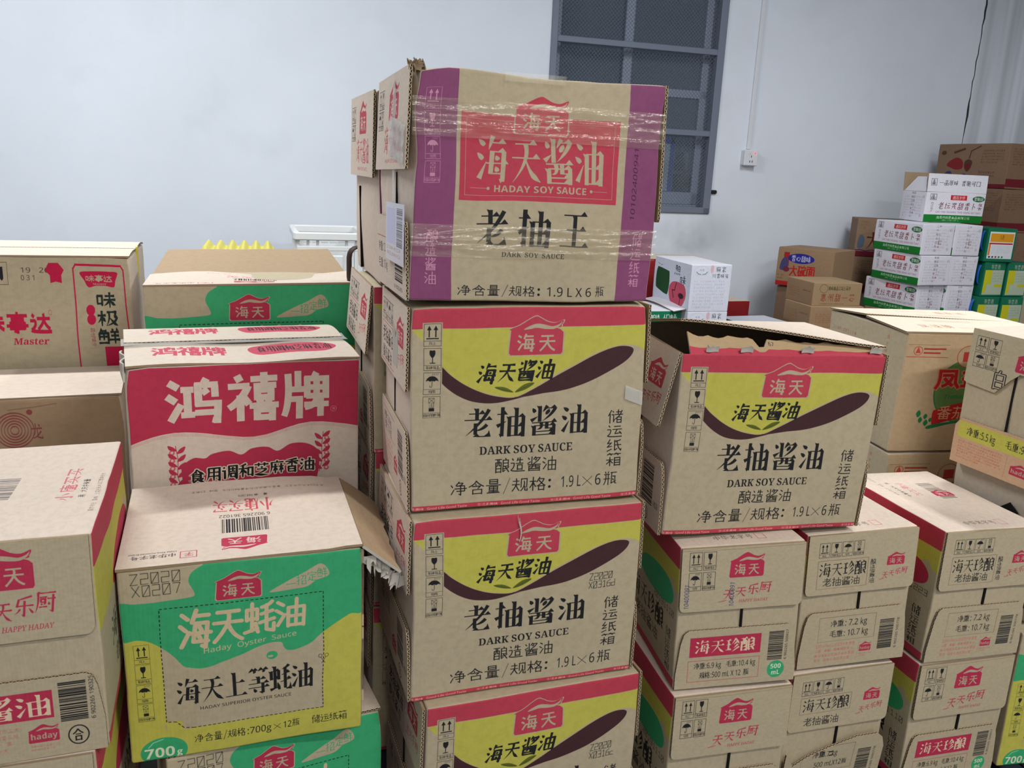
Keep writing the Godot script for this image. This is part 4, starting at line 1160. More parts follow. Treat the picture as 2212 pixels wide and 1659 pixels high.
func radish_front() -> ImageTexture:
	var a := Art.new(512, 260, Color(.86, .85, .89))
	var ink := Color(.45, .15, .17)
	a.rect(0, 745, 1000, 1000, Color(.06, .46, .16))
	a.frame(70, 70, 170, 260, 3, INK)
	a.han("品", 84, 95, 156, 235, INK, "medium")
	a.han("四川特产", 95, 330, 135, 680, Color(.3, .28, .3), "light", .1, 0, true)
	a.rect(410, 90, 680, 250, Color(.74, .13, .15))
	a.han("酒店专供", 440, 115, 650, 225, Color(.93, .86, .86), "hei", .04)
	a.oval(880, 190, 105, 95, Color(.06, .38, .2))
	a.han("香脆甜", 800, 135, 960, 245, Color(.9, .9, .85), "hei", .04)
	a.han("老坛爽甜香卜条", 210, 330, 960, 560, ink, "brush", .2, .1)
	a.latin("LAO TAN SHUANG TIAN XIANG BO TIAO", 190, 620, 950, 680, Color(.55, .35, .4))
	a.han("高县市南香食品有限公司", 220, 790, 780, 880, Color(.85, .88, .82), "hei", .06)
	a.small(320, 905, 640, 975, 1, Color(.85, .88, .82), 4)
	return a.tex()

func radish_end(seeded: int) -> ImageTexture:
	var a := Art.new(256, 220, Color(.85, .84, .88))
	a.small(120, 160, 880, 900, 8, Color(.66, .65, .70), seeded)
	a.small(420, 20, 600, 940, 7, Color(.38, .3, .34), seeded + 3)
	a.small(520, 500, 640, 800, 3, Color(.55, .18, .2), seeded + 5)
	for p in [[860, 150], [820, 780]]:
		a.line([p[0], p[1], p[0] + 20, p[1] + 70], 2, INK)
		a.line([p[0] + 40, p[1] - 20, p[0] + 60, p[1] + 50], 2, INK)
	return a.tex()

func radish_flap() -> ImageTexture:
	var a := Art.new(512, 160, Color(.86, .86, .89))
	a.frame(60, 280, 150, 640, 3, INK)
	a.han("品", 75, 330, 135, 590, INK, "medium")
	a.han("一品原味", 190, 340, 500, 620, Color(.2, .2, .22), "brush", .14, .1)
	a.han("香脆可口", 560, 340, 880, 620, Color(.2, .2, .22), "brush", .14, .1)
	return a.tex()

func cookware_front() -> ImageTexture:
	var a := Art.new(512, 280, Color(.50, .40, .32))
	var br := Color(.30, .20, .14)
	a.oval(90, 210, 36, 50, br)
	a.line([250, 200, 380, 120], 14, br)
	a.line([470, 330, 480, 170, 600, 60], 8, br)
	a.smooth([150, 500, 210, 380, 300, 320, 380, 400, 390, 560, 300, 600, 220, 560], Color(.50, .13, .15))
	a.smooth([410, 420, 460, 360, 520, 420, 500, 580, 460, 640, 420, 560], br)
	a.oval(460, 520, 42, 70, Color(.42, .1, .12))
	a.smooth([140, 820, 150, 680, 220, 640, 270, 760, 250, 850, 180, 880], Color(.18, .23, .42))
	a.smooth([250, 760, 330, 720, 440, 690, 450, 760, 340, 800, 260, 820], Color(.20, .2, .55))
	a.small(640, 140, 940, 460, 5, br, 17)
	a.small(630, 620, 840, 860, 3, br, 18)
	a.rect(0, 905, 1000, 1000, Color(.40, .09, .13))
	return a.tex()

func cookware_lower() -> ImageTexture:
	var a := Art.new(512, 280, Color(.48, .38, .30))
	var br := Color(.33, .23, .17)
	a.small(60, 100, 420, 500, 7, br, 27)
	a.small(520, 80, 940, 600, 9, br, 28)
	a.rect(0, 780, 1000, 960, Color(.40, .08, .12))
	return a.tex()

func big_front() -> ImageTexture:
	var a := Art.new(420, 260, Color(.52, .42, .33))
	a.small(60, 60, 240, 300, 3, Color(.4, .3, .24), 31)
	a.small(330, 60, 520, 300, 2, Color(.36, .27, .22), 32)
	a.han("大", 200, 330, 450, 800, Color(.33, .08, .1), "brushbold")
	a.smooth([60, 480, 110, 420, 160, 520, 150, 740, 50, 760], Color(.30, .36, .42))
	a.line([0, 840, 100, 820, 200, 850, 320, 820, 440, 850, 600, 820, 1000, 845], 6, Color(.28, .10, .36))
	a.rect(0, 860, 1000, 1000, Color(.40, .07, .15))
	return a.tex()

func noodle_front() -> ImageTexture:
	var a := Art.new(512, 330, Color(.58, .47, .36))
	var blue := Color(.13, .14, .52)
	a.rect(120, 120, 220, 480, Color(.60, .12, .14))
	a.smooth([60, 560, 90, 330, 150, 260, 200, 330, 200, 560, 130, 600], Color(.25, .25, .42))
	a.oval(180, 560, 60, 70, Color(.42, .14, .22))
	a.oval(430, 260, 235, 130, blue)
	a.han("香心甜味", 260, 185, 600, 340, Color(.72, .70, .78), "medium", .1)
	a.han("大碗面", 240, 440, 690, 720, Color(.68, .12, .12), "bold", .08)
	a.small(380, 790, 620, 870, 1, blue, 5)
	a.oval(850, 790, 90, 110, blue)
	a.han("加", 810, 720, 890, 850, Color(.75, .74, .8), "medium")
	a.small(30, 700, 180, 860, 2, Color(.38, .28, .2), 6)
	a.rect(0, 880, 1000, 1000, Color(.66, .12, .12))
	return a.tex()

func sweet_front() -> ImageTexture:
	var a := Art.new(512, 210, Color(.62, .52, .39))
	a.han("惠州甜一芯", 160, 470, 860, 800, Color(.55, .20, .15), "brush", .24)
	a.han("美味食品公司上等市", 300, 150, 760, 320, Color(.20, .24, .14), "medium", .06)
	a.ring(210, 250, 80, 180, 3, Color(.2, .25, .15))
	a.small(160, 880, 900, 960, 1, Color(.32, .26, .2), 8)
	return a.tex()

func sweet_side() -> ImageTexture:
	var a := Art.new(256, 140, Color(.60, .49, .37))
	a.small(100, 330, 560, 800, 5, Color(.55, .32, .22), 18)
	a.small(620, 380, 950, 470, 1, Color(.28, .2, .15), 19)
	return a.tex()

func flavour_box_front() -> ImageTexture:
	var a := Art.new(320, 350, Color(.86, .87, .92))
	var g := Color(.70, .72, .80)
	a.ring(250, 130, 180, 100, 2, Color(.75, .76, .8))
	a.line([120, 150, 170, 195, 230, 205], 4, Color(.08, .42, .28))
	a.line([270, 205, 340, 195, 390, 150], 4, Color(.08, .42, .28))
	a.han("中华", 200, 90, 310, 140, Color(.5, .45, .48), "light", .2)
	a.han("麻家", 600, 40, 850, 160, Color(.25, .27, .3), "brush", .2)
	a.han("川香味宽", 520, 190, 920, 280, Color(.2, .22, .24), "brush", .14)
	a.smooth([470, 30, 540, 20, 540, 150, 480, 170], Color(.85, .72, .76))
	a.small(80, 330, 900, 950, 9, g, 9)
	return a.tex()

func flavour_box_side() -> ImageTexture:
	var a := Art.new(420, 330, Color(.76, .77, .82))
	a.smooth([100, 250, 150, 215, 400, 250, 450, 290, 465, 520, 440, 740, 380, 780, 140, 700, 85, 640, 80, 400], Color(.05, .25, .1))
	a.smooth([470, 720, 480, 560, 560, 460, 700, 440, 850, 480, 910, 620, 890, 800, 800, 950, 640, 960, 520, 900], Color(.72, .28, .36))
	a.line([650, 470, 620, 640, 560, 640, 600, 800], 7, Color(.25, .05, .1))
	a.oval(790, 720, 70, 60, Color(.2, .05, .08))
	a.line([770, 780, 760, 930], 6, Color(.3, .08, .12))
	a.han("熊", 590, 90, 740, 300, INK, "brush")
	a.han("味", 740, 280, 900, 480, INK, "brush")
	a.line([100, 130, 160, 160], 3, INK)
	a.line([190, 170, 230, 150], 3, INK)
	return a.tex()

func green_band_front() -> ImageTexture:
	var a := Art.new(320, 190, Color(.84, .86, .86))
	a.rect(0, 0, 1000, 440, Color(.04, .46, .31))
	a.han("川南白沙", 150, 130, 480, 300, Color(.86, .9, .86), "bold", .06)
	a.han("人口食品", 560, 130, 900, 300, Color(.86, .9, .86), "bold", .06)
	a.rect(0, 440, 1000, 780, Color(.82, .80, .06))
	a.han("三木香", 560, 540, 880, 700, Color(.78, .3, .35), "medium", .1)
	a.smooth([200, 780, 230, 520, 300, 500, 330, 780], Color(.42, .6, .1))
	a.rect(0, 860, 430, 1000, Color(.30, .62, .22))
	a.rect(800, 830, 1000, 1000, Color(.30, .62, .22))
	return a.tex()

func drink_front(top: bool) -> ImageTexture:
	var a := Art.new(220, 220, Color(.05, .40, .28))
	if top:
		a.rect(70, 100, 930, 900, Color(.80, .82, .84))
		a.rect(110, 150, 900, 400, Color(.80, .56, .10))
		a.rect(90, 430, 900, 470, Color(.66, .12, .12))
		a.rect(90, 470, 150, 800, Color(.82, .45, .12))
		a.small(190, 510, 880, 760, 6, Color(.66, .68, .7), 3)
		for i in 5:
			a.oval(160 + i * 110, 850, 30, 30, [INK, Color(.2, .2, .3), Color(.6, .1, .2), Color(.1, .5, .2), Color(.1, .4, .2)][i])
		a.han("大酒", 420, 180, 560, 330, Color(.45, .3, .1), "hei")
	else:
		a.rect(60, 230, 960, 950, Color(.66, .71, .62))
		a.rect(60, 230, 380, 640, Color(.74, .72, .10))
		a.rect(60, 640, 200, 900, Color(.74, .72, .10))
		a.rect(560, 640, 940, 720, Color(.72, .70, .12))
		a.han("特香酒", 300, 70, 720, 200, Color(.72, .68, .64), "hei")
		a.small(430, 300, 900, 600, 4, Color(.52, .56, .48), 8)
	return a.tex()

func side_scrap() -> ImageTexture:      # outside of the torn flap on the oyster sauce carton
	var a := Art.new(300, 160, PALE)
	a.rect(0, 640, 1000, 1000, Color(.16, .44, .30))
	a.badge(120, 150, 330, 480, CRIMSON, PALE, false)
	row_of_marks(a, 420, 200, 860, 520)
	return a.tex()

func stub_print() -> ImageTexture:      # what is left of the torn front flap
	var a := Art.new(768, 80, Color(.70, .60, .46))
	a.rect(0, 640, 1000, 1000, RED)
	a.latin("67", 400, 150, 430, 420, INK)
	return a.tex()

func tomato_lid() -> ImageTexture:
	var a := Art.new(512, 200, Color(.83, .785, .71))
	a.han("凤球牌", 180, 520, 380, 720, Color(.72, .52, .42), "medium", .3)
	a.small(420, 640, 700, 780, 1, Color(.74, .55, .46), 6)
	a.rect(300, 160, 620, 300, Color(.78, .73, .66))
	return a.tex()

func grey_print() -> ImageTexture:
	var a := Art.new(256, 280, Color(.68, .64, .58))
	a.rect(620, 420, 1000, 900, Color(.52, .12, .18))
	a.han("天", 720, 480, 940, 820, Color(.66, .55, .5), "medium")
	a.rect(60, 300, 110, 900, Color(.42, .36, .3))
	a.rect(260, 500, 330, 980, Color(.38, .30, .25))
	return a.tex()
# ---------------------------------------------------------------- materials
static func paper_noise() -> Array:
	var n := FastNoiseLite.new()
	n.seed = 5
	n.frequency = .035
	n.fractal_octaves = 5
	n.fractal_gain = .65
	var t := NoiseTexture2D.new()
	t.noise = n
	t.width = 512
	t.height = 512
	t.seamless = true
	var g := Gradient.new()
	g.set_color(0, Color(.95, .945, .94))
	g.set_color(1, Color(1, 1, 1))
	g.set_offset(1, .62)
	t.color_ramp = g
	# relief of the flutes under the liner, with a slow waviness
	var im := Image.create(512, 512, false, Image.FORMAT_RF)
	var f := FastNoiseLite.new()
	f.seed = 9
	f.frequency = .009
	f.fractal_octaves = 3
	for y in 512:
		for x in 512:
			im.set_pixel(x, y, Color(.5 + .06 * sin(x * TAU * 56 / 512.0) + .42 * f.get_noise_2d(x, y), 0, 0))
	return [t, ImageTexture.create_from_image(im)]

var paper: Array
var M := {}

func matt(c: Color, rough := .8, texture: Texture2D = null) -> StandardMaterial3D:
	var m := StandardMaterial3D.new()
	m.albedo_color = c
	m.roughness = rough
	m.metallic_specular = .35
	if texture:
		m.albedo_texture = texture
	return m

func board(texture: Texture2D = null, c := KRAFT, relief := 1.0) -> StandardMaterial3D:    # printed or plain corrugated board
	var m := matt(Color.WHITE if texture else c, .72, texture)
	m.detail_enabled = true
	m.detail_blend_mode = BaseMaterial3D.BLEND_MODE_MUL
	m.detail_albedo = paper[0]
	m.heightmap_enabled = true
	m.heightmap_texture = paper[1]
	m.heightmap_scale = .07 * relief
	m.texture_repeat = true
	return m

# ---------------------------------------------------------------- nodes
var taken := {}

func named(called: String) -> String:
	var n: int = taken.get(called, -1) + 1
	taken[called] = n
	return called if n == 0 else "%s_%03d" % [called, n]

func thing(called: String, label: String, category: String, at := Vector3.ZERO, yaw := 0.0, group := "", tilt := Vector2.ZERO) -> Node3D:
	var o := Node3D.new()
	o.name = named(called)
	add_child(o, true)
	o.transform = Transform3D(Basis(Vector3.UP, deg_to_rad(yaw)) * Basis(Vector3.RIGHT, deg_to_rad(tilt.x)) * Basis(Vector3.BACK, deg_to_rad(tilt.y)), at)
	return tag(o, label, category, group)

func tag(o: Node3D, label: String, category: String, group := "") -> Node3D:
	o.set_meta("label", label)
	o.set_meta("category", category)
	if group:
		o.set_meta("group", group)
	return o

func part(called: String, mesh: Mesh, parent: Node, mats = null, tf := Transform3D.IDENTITY, label := "") -> MeshInstance3D:
	var o := MeshInstance3D.new()
	o.name = called
	o.mesh = mesh
	o.transform = tf
	if mats is Array:
		for i in mesh.get_surface_count():
			o.set_surface_override_material(i, mats[mini(i, mats.size() - 1)])
	elif mats:
		o.material_override = mats
	if label:
		o.set_meta("label", label)
	parent.add_child(o, true)
	return o

func structure(called: String, mesh: Mesh, mat: Material, tf := Transform3D.IDENTITY) -> MeshInstance3D:
	var o := part(called, mesh, self, mat, tf)
	o.set_meta("kind", "structure")
	return o

# ---------------------------------------------------------------- shapes
class Mold:
	# collects faces; vertices at one place share their normal
	var st := {}
	var order := []
	var sums := {}
	var data := {}

	func quad(s: int, a: Vector3, b: Vector3, c: Vector3, d: Vector3, ua := Vector2.ZERO, ub := Vector2.ZERO, uc := Vector2.ZERO, ud := Vector2.ZERO) -> void:
		tri(s, a, b, c, ua, ub, uc)
		tri(s, a, c, d, ua, uc, ud)

	func tri(s: int, a: Vector3, b: Vector3, c: Vector3, ua := Vector2.ZERO, ub := Vector2.ZERO, uc := Vector2.ZERO) -> void:
		# a, b, c run clockwise seen from the front
		if not data.has(s):
			data[s] = [PackedVector3Array(), PackedVector2Array()]
			order.append(s)
		data[s][0].append_array([a, b, c])
		data[s][1].append_array([ua, ub, uc])

	func mesh(crease := 35.0) -> ArrayMesh:
		var limit := cos(deg_to_rad(crease))
		for s in order:
			var v: PackedVector3Array = data[s][0]
			for i in range(0, v.size(), 3):
				var n := (v[i + 2] - v[i]).cross(v[i + 1] - v[i])
				for k in 3:
					var key := Vector3i((v[i + k] * 20000.0).round())
					if not sums.has(key):
						sums[key] = []
					sums[key].append(n)
		var m := ArrayMesh.new()
		order.sort()
		for s in order:
			var v: PackedVector3Array = data[s][0]
			var ns := PackedVector3Array()
			ns.resize(v.size())
			for i in range(0, v.size(), 3):
				var n := (v[i + 2] - v[i]).cross(v[i + 1] - v[i])
				var nn := n.normalized()
				for k in 3:
					var sum := Vector3.ZERO
					for o: Vector3 in sums[Vector3i((v[i + k] * 20000.0).round())]:
						if o.normalized().dot(nn) > limit:
							sum += o
					ns[i + k] = sum.normalized() if sum != Vector3.ZERO else nn
			var a := []
			a.resize(Mesh.ARRAY_MAX)
			a[Mesh.ARRAY_VERTEX] = v
			a[Mesh.ARRAY_NORMAL] = ns
			a[Mesh.ARRAY_TEX_UV] = data[s][1]
			m.add_surface_from_arrays(Mesh.PRIMITIVE_TRIANGLES, a)
		return m

const SIDES := ["front", "back", "left", "right", "top", "bottom"]

static func face(side: String, d: Vector3) -> Array:    # [origin at the face's centre, right, up, outwards, width, height] with the thing's base at the origin
	var c := Vector3(0, d.y * .5, 0)
	match side:
		"front": return [c + Vector3(0, 0, d.z * .5), Vector3.RIGHT, Vector3.UP, Vector3.BACK, d.x, d.y]
		"back": return [c + Vector3(0, 0, -d.z * .5), Vector3.LEFT, Vector3.UP, Vector3.FORWARD, d.x, d.y]
		"left": return [c + Vector3(-d.x * .5, 0, 0), Vector3.BACK, Vector3.UP, Vector3.LEFT, d.z, d.y]
		"right": return [c + Vector3(d.x * .5, 0, 0), Vector3.FORWARD, Vector3.UP, Vector3.RIGHT, d.z, d.y]
		"top": return [c + Vector3(0, d.y * .5, 0), Vector3.RIGHT, Vector3.FORWARD, Vector3.UP, d.x, d.z]
	return [c + Vector3(0, -d.y * .5, 0), Vector3.RIGHT, Vector3.BACK, Vector3.DOWN, d.x, d.z]

static func cuts(l: float, r: float, n: int) -> Array:
	var o := [-l * .5, -l * .5 + r * .35, -l * .5 + r]
	for i in range(1, n):
		o.append(lerpf(-l * .5 + r, l * .5 - r, float(i) / n))
	o.append_array([l * .5 - r, l * .5 - r * .35, l * .5])
	return o

func box_mesh(d: Vector3, seeded := 1, r := .004, bulge := .002, wave := .0018, n := 12, crush := [], open := "") -> ArrayMesh:
	# a worn carton: edges rounded, faces a little swollen and wavy; crush lists [corner as signs, depth, reach]
	var noise := FastNoiseLite.new()
	noise.seed = seeded
	noise.frequency = 4.5
	noise.fractal_octaves = 3
	var mold := Mold.new()
	var half := d * .5
	for k in 6:
		if SIDES[k] == open:
			continue
		var f := face(SIDES[k], d)
		var us := cuts(f[4], r, n)
		var vs := cuts(f[5], r, n)
		var g := []
		for v: float in vs:
			var row := []
			for u: float in us:
				var p: Vector3 = f[0] + f[1] * u + f[2] * v - Vector3(0, half.y, 0)
				var c := p.clamp(-half + Vector3.ONE * r, half - Vector3.ONE * r)
				p = c + (p - c).normalized() * r
				var q := p / half
				var w := Vector3((1 - q.y * q.y) * (1 - q.z * q.z) * q.x, (1 - q.x * q.x) * (1 - q.z * q.z) * q.y * .3, (1 - q.x * q.x) * (1 - q.y * q.y) * q.z) * bulge
				var s := p * 1.0
				w += Vector3(noise.get_noise_3dv(s), noise.get_noise_3dv(s + Vector3(7, 0, 0)) * .7, noise.get_noise_3dv(s + Vector3(0, 9, 0))) * wave
				for cr: Array in crush:
					var at: Vector3 = Vector3(cr[0]) * half
					var far := p.distance_to(at) / float(cr[2])
					if far < 1.0:
						w -= at.normalized() * float(cr[1]) * (1 - far) * (1 - far) * (1.0 + .5 * noise.get_noise_3dv(p * 6))
				row.append(p + w + Vector3(0, half.y, 0))
			g.append(row)
		for j in vs.size() - 1:
			for i in us.size() - 1:
				var uv := func(i: int, j: int) -> Vector2: return Vector2(us[i] / f[4] + .5, .5 - vs[j] / f[5])
				mold.quad(k, g[j][i], g[j + 1][i], g[j + 1][i + 1], g[j][i + 1], uv.call(i, j), uv.call(i, j + 1), uv.call(i + 1, j + 1), uv.call(i + 1, j))
	return mold.mesh(80)

func slab_mesh(outline: PackedVector2Array, t: float, edge_pitch := .03, hinge := false) -> ArrayMesh:
	# a flat piece of board: surfaces 0 outside, 1 inside, 2 the cut edge; outline anticlockwise in metres (y up), outside towards +z
	var mold := Mold.new()
	var lo := outline[0]
	var hi := outline[0]
	for p in outline:
		lo = lo.min(p)
		hi = hi.max(p)
	var idx := Geometry2D.triangulate_polygon(outline)
	for i in range(0, idx.size(), 3):
		var q := [outline[idx[i]], outline[idx[i + 1]], outline[idx[i + 2]]]
		if (q[1] - q[0]).cross(q[2] - q[0]) > 0:
			q.reverse()
		var uv := []
		for p: Vector2 in q:
			uv.append(Vector2((p.x - lo.x) / (hi.x - lo.x), (hi.y - p.y) / (hi.y - lo.y)))
		mold.tri(0, Vector3(q[0].x, q[0].y, t), Vector3(q[1].x, q[1].y, t), Vector3(q[2].x, q[2].y, t), uv[0], uv[1], uv[2])
		mold.tri(1, Vector3(q[0].x, q[0].y, 0), Vector3(q[2].x, q[2].y, 0), Vector3(q[1].x, q[1].y, 0), uv[0], uv[2], uv[1])
	var s := 0.0
	var n := outline.size()
	var area := 0.0
	for i in n:
		area += outline[i].cross(outline[(i + 1) % n])
	for i in n:
		var a := outline[i]
		var b := outline[(i + 1) % n]
		if area < 0:
			var x := a
			a = b
			b = x
		var e := s + a.distance_to(b) / edge_pitch
		mold.quad(1 if hinge and absf(a.y) < .002 and absf(b.y) < .002 else 2, Vector3(a.x, a.y, 0), Vector3(a.x, a.y, t), Vector3(b.x, b.y, t), Vector3(b.x, b.y, 0), Vector2(s, 1), Vector2(s, 0), Vector2(e, 0), Vector2(e, 1))
		s = e
	return mold.mesh(25)

func sheet_mesh(w: float, h: float, t: float, nx: int, ny: int, bend: Callable, ragged = null, hinged := true) -> ArrayMesh:
	# a bent sheet: u across (0..1), v up (0..1) from its hinge; bend(u, v) gives the place, ragged(u) shortens it
	var mold := Mold.new()
	var g := []
	var b := []
	for j in ny + 1:
		var r0 := []
		for i in nx + 1:
			var u := float(i) / nx
			var v: float = float(j) / ny * (1.0 - (ragged.call(u) if ragged != null else 0.0))
			r0.append(bend.call(u, v))
		g.append(r0)
	for j in ny + 1:
		var r1 := []
		for i in nx + 1:
			var du: Vector3 = g[j][mini(i + 1, nx)] - g[j][maxi(i - 1, 0)]
			var dv: Vector3 = g[mini(j + 1, ny)][i] - g[maxi(j - 1, 0)][i]
			r1.append(g[j][i] - du.cross(dv).normalized() * t)
		b.append(r1)
	var uv := func(i: int, j: int) -> Vector2: return Vector2(float(i) / nx, 1 - float(j) / ny)
	for j in ny:
		for i in nx:
			mold.quad(0, g[j][i], g[j + 1][i], g[j + 1][i + 1], g[j][i + 1], uv.call(i, j), uv.call(i, j + 1), uv.call(i + 1, j + 1), uv.call(i + 1, j))
			mold.quad(1, b[j][i], b[j][i + 1], b[j + 1][i + 1], b[j + 1][i], uv.call(i, j), uv.call(i + 1, j), uv.call(i + 1, j + 1), uv.call(i, j + 1))
	var k := w / nx / .03
	for i in nx:
		mold.quad(1 if hinged else 2, g[0][i], g[0][i + 1], b[0][i + 1], b[0][i], Vector2(i * k, 0), Vector2(i * k + k, 0), Vector2(i * k + k, 1), Vector2(i * k, 1))
		mold.quad(2, g[ny][i + 1], g[ny][i], b[ny][i], b[ny][i + 1], Vector2(i * k + k, 0), Vector2(i * k, 0), Vector2(i * k, 1), Vector2(i * k + k, 1))
	var l := h / ny / .03
	for j in ny:
		mold.quad(2, g[j + 1][0], g[j][0], b[j][0], b[j + 1][0], Vector2(j * l + l, 0), Vector2(j * l, 0), Vector2(j * l, 1), Vector2(j * l + l, 1))
		mold.quad(2, g[j][nx], g[j + 1][nx], b[j + 1][nx], b[j][nx], Vector2(j * l, 0), Vector2(j * l + l, 0), Vector2(j * l + l, 1), Vector2(j * l, 1))
	return mold.mesh(40)

func tube_mesh(path: PackedVector3Array, r: float, n := 8, flat := 1.0) -> ArrayMesh:
	var mold := Mold.new()
	var rings := []
	var side := Vector3.ZERO
	for i in path.size():
		var d := (path[mini(i + 1, path.size() - 1)] - path[maxi(i - 1, 0)]).normalized()
		if side == Vector3.ZERO:
			side = d.cross(Vector3.UP if absf(d.y) < .9 else Vector3.RIGHT).normalized()
		side = (side - d * side.dot(d)).normalized()
		var up := side.cross(d)
		var ring := []
		for k in n:
			ring.append(path[i] + side * cos(k * TAU / n) * r + up * sin(k * TAU / n) * r * flat)
		rings.append(ring)
	for i in path.size() - 1:
		for k in n:
			mold.quad(0, rings[i][k], rings[i][(k + 1) % n], rings[i + 1][(k + 1) % n], rings[i + 1][k])
	for k in range(1, n - 1):
		mold.tri(0, rings[0][0], rings[0][k + 1], rings[0][k])
		mold.tri(0, rings[-1][0], rings[-1][k], rings[-1][k + 1])
	return mold.mesh(50)

func block(mold: Mold, a: Vector3, b: Vector3, s := 0, bevel := 0.0) -> void:    # a box from corner to corner with chamfered edges, into a mold
	var d := b - a
	var c := (a + b) * .5
	var r := minf(bevel, minf(d.x, minf(d.y, d.z)) * .45)
	if r <= 0.0:
		for side: String in SIDES:
			var f := face(side, d)
			var o: Vector3 = f[0] + c - Vector3(0, d.y * .5, 0)
			var u: Vector3 = f[1] * f[4] * .5
			var v: Vector3 = f[2] * f[5] * .5
			mold.quad(s, o - u - v, o - u + v, o + u + v, o + u - v, Vector2(0, 1), Vector2(0, 0), Vector2(1, 0), Vector2(1, 1))
		return
	var h := d * .5
	for side: String in SIDES:
		var f := face(side, d)
		var o: Vector3 = f[0] + c - Vector3(0, d.y * .5, 0)
		var u: Vector3 = f[1] * (f[4] * .5 - r)
		var v: Vector3 = f[2] * (f[5] * .5 - r)
		mold.quad(s, o - u - v, o - u + v, o + u + v, o + u - v, Vector2(0, 1), Vector2(0, 0), Vector2(1, 0), Vector2(1, 1))
	for x in [-1, 1]:
		for y in [-1, 1]:
			var e := func(p: Vector3, q: Vector3, m: Vector3, n: Vector3) -> void:
				var out := (p + q + m + n) * .25 - c
				if (n - p).cross(q - p).dot(out) > 0:
					mold.quad(s, p, q, m, n)
				else:
					mold.quad(s, p, n, m, q)
			var k := h - Vector3.ONE * r
			e.call(c + Vector3(x * h.x, y * k.y, -k.z), c + Vector3(x * h.x, y * k.y, k.z), c + Vector3(x * k.x, y * h.y, k.z), c + Vector3(x * k.x, y * h.y, -k.z))
			e.call(c + Vector3(x * h.x, -k.y, y * k.z), c + Vector3(x * h.x, k.y, y * k.z), c + Vector3(x * k.x, k.y, y * h.z), c + Vector3(x * k.x, -k.y, y * h.z))
			e.call(c + Vector3(-k.x, x * h.y, y * k.z), c + Vector3(k.x, x * h.y, y * k.z), c + Vector3(k.x, x * k.y, y * h.z), c + Vector3(-k.x, x * k.y, y * h.z))
			for z in [-1, 1]:
				var p := c + Vector3(x * h.x, y * k.y, z * k.z)
				var q := c + Vector3(x * k.x, y * h.y, z * k.z)
				var m := c + Vector3(x * k.x, y * k.y, z * h.z)
				if (m - p).cross(q - p).dot(p + q + m - c * 3) > 0:
					mold.tri(s, p, q, m)
				else:
					mold.tri(s, p, m, q)

func bars_mesh(list: Array, bevel := 0.0) -> ArrayMesh:
	var mold := Mold.new()
	for b: Array in list:
		block(mold, b[0], b[1], 0, bevel)
	return mold.mesh(25)

# ---------------------------------------------------------------- cartons
func on_face(side: String, d: Vector3, u := 0.0, v := 0.0, out := 0.0) -> Transform3D:   # a frame on a face: x right, y up, z outwards; u, v in metres from its centre
	var f := face(side, d)
	return Transform3D(Basis(f[1], f[2], f[3]), f[0] + f[1] * u + f[2] * v + f[3] * out)

func carton(called: String, label: String, at: Vector3, yaw: float, d: Vector3, mats: Dictionary, group := "", tilt := Vector2.ZERO, opts := {}) -> Node3D:
	var o := thing(called, label, "carton", at, yaw, group, tilt)
	var list := []
	for s: String in SIDES:
		if s != opts.get("open", ""):
			list.append(mats.get(s, mats.get("rest", M.kraft)))
	var seeded: int = opts.get("seed", taken.size() * 7 + int(at.x * 1000) + int(at.y * 300))
	part("body", box_mesh(d, seeded, opts.get("r", .004), opts.get("bulge", .0025), opts.get("wave", .003), opts.get("n", 12), opts.get("crush", []), opts.get("open", "")), o, list)
	o.set_meta("dims", d)
	return o

func flap(o: Node3D, called: String, side: String, outline: Array, mat: Material, tilt := 0.0, out := .0015, t := .004, hinge_top := true, lift := 0.0) -> MeshInstance3D:
	# an end flap lying on a face: outline in thousandths of the face (x right, y down); turned outwards about its hinge
	var d: Vector3 = o.get_meta("dims")
	var f := face(side, d)
	var q := PackedVector2Array()
	for i in range(0, outline.size(), 2):
		q.append(Vector2((outline[i] / 1000.0 - .5) * f[4], (.5 - outline[i + 1] / 1000.0) * f[5]))
	var y0: float = f[5] * (.5 if hinge_top else -.5)
	for i in q.size():
		q[i].y -= y0
	var tf := on_face(side, d, 0, y0, out)
	tf.basis = tf.basis * Basis(Vector3.RIGHT, deg_to_rad(-tilt if hinge_top else tilt)) * Basis(Vector3.BACK, deg_to_rad(lift))
	return part(called, slab_mesh(q, t, .03, true), o, [mat, M.kraft_inside, M.corrugation], tf)

static func rounded_flap(y0: float, y1: float, x0 := 6.0, x1 := 994.0, r := 45.0, tall := 1.0) -> Array:    # an upper flap: free edge below with rounded corners
	var o := [x0, y0, x0, y1 - r]
	for i in range(1, 6):
		var a := i / 6.0 * PI * .5
		o.append_array([x0 + r * tall * (1 - cos(a)), y1 - r + r * sin(a)])
	o.append_array([x0 + r * tall, y1, x1 - r * tall, y1])
	for i in range(1, 6):
		var a := i / 6.0 * PI * .5
		o.append_array([x1 - r * tall * (1 - sin(a)), y1 - r + r * cos(a)])
	o.append_array([x1, y1 - r, x1, y0])
	return o

static func slant_flap(y0: float, y1: float, s: float, drop: float) -> Array:     # a lower flap: free edge above, its corners cut away and rounded
	return [6, y1, 6, y0 + drop, s * .35 + 4, y0 + drop * .3, s * .6 + 4, y0 + drop * .08, s + 4, y0, 996 - s, y0, 996 - s * .6, y0 + drop * .08, 996 - s * .35, y0 + drop * .3, 994, y0 + drop, 994, y1]
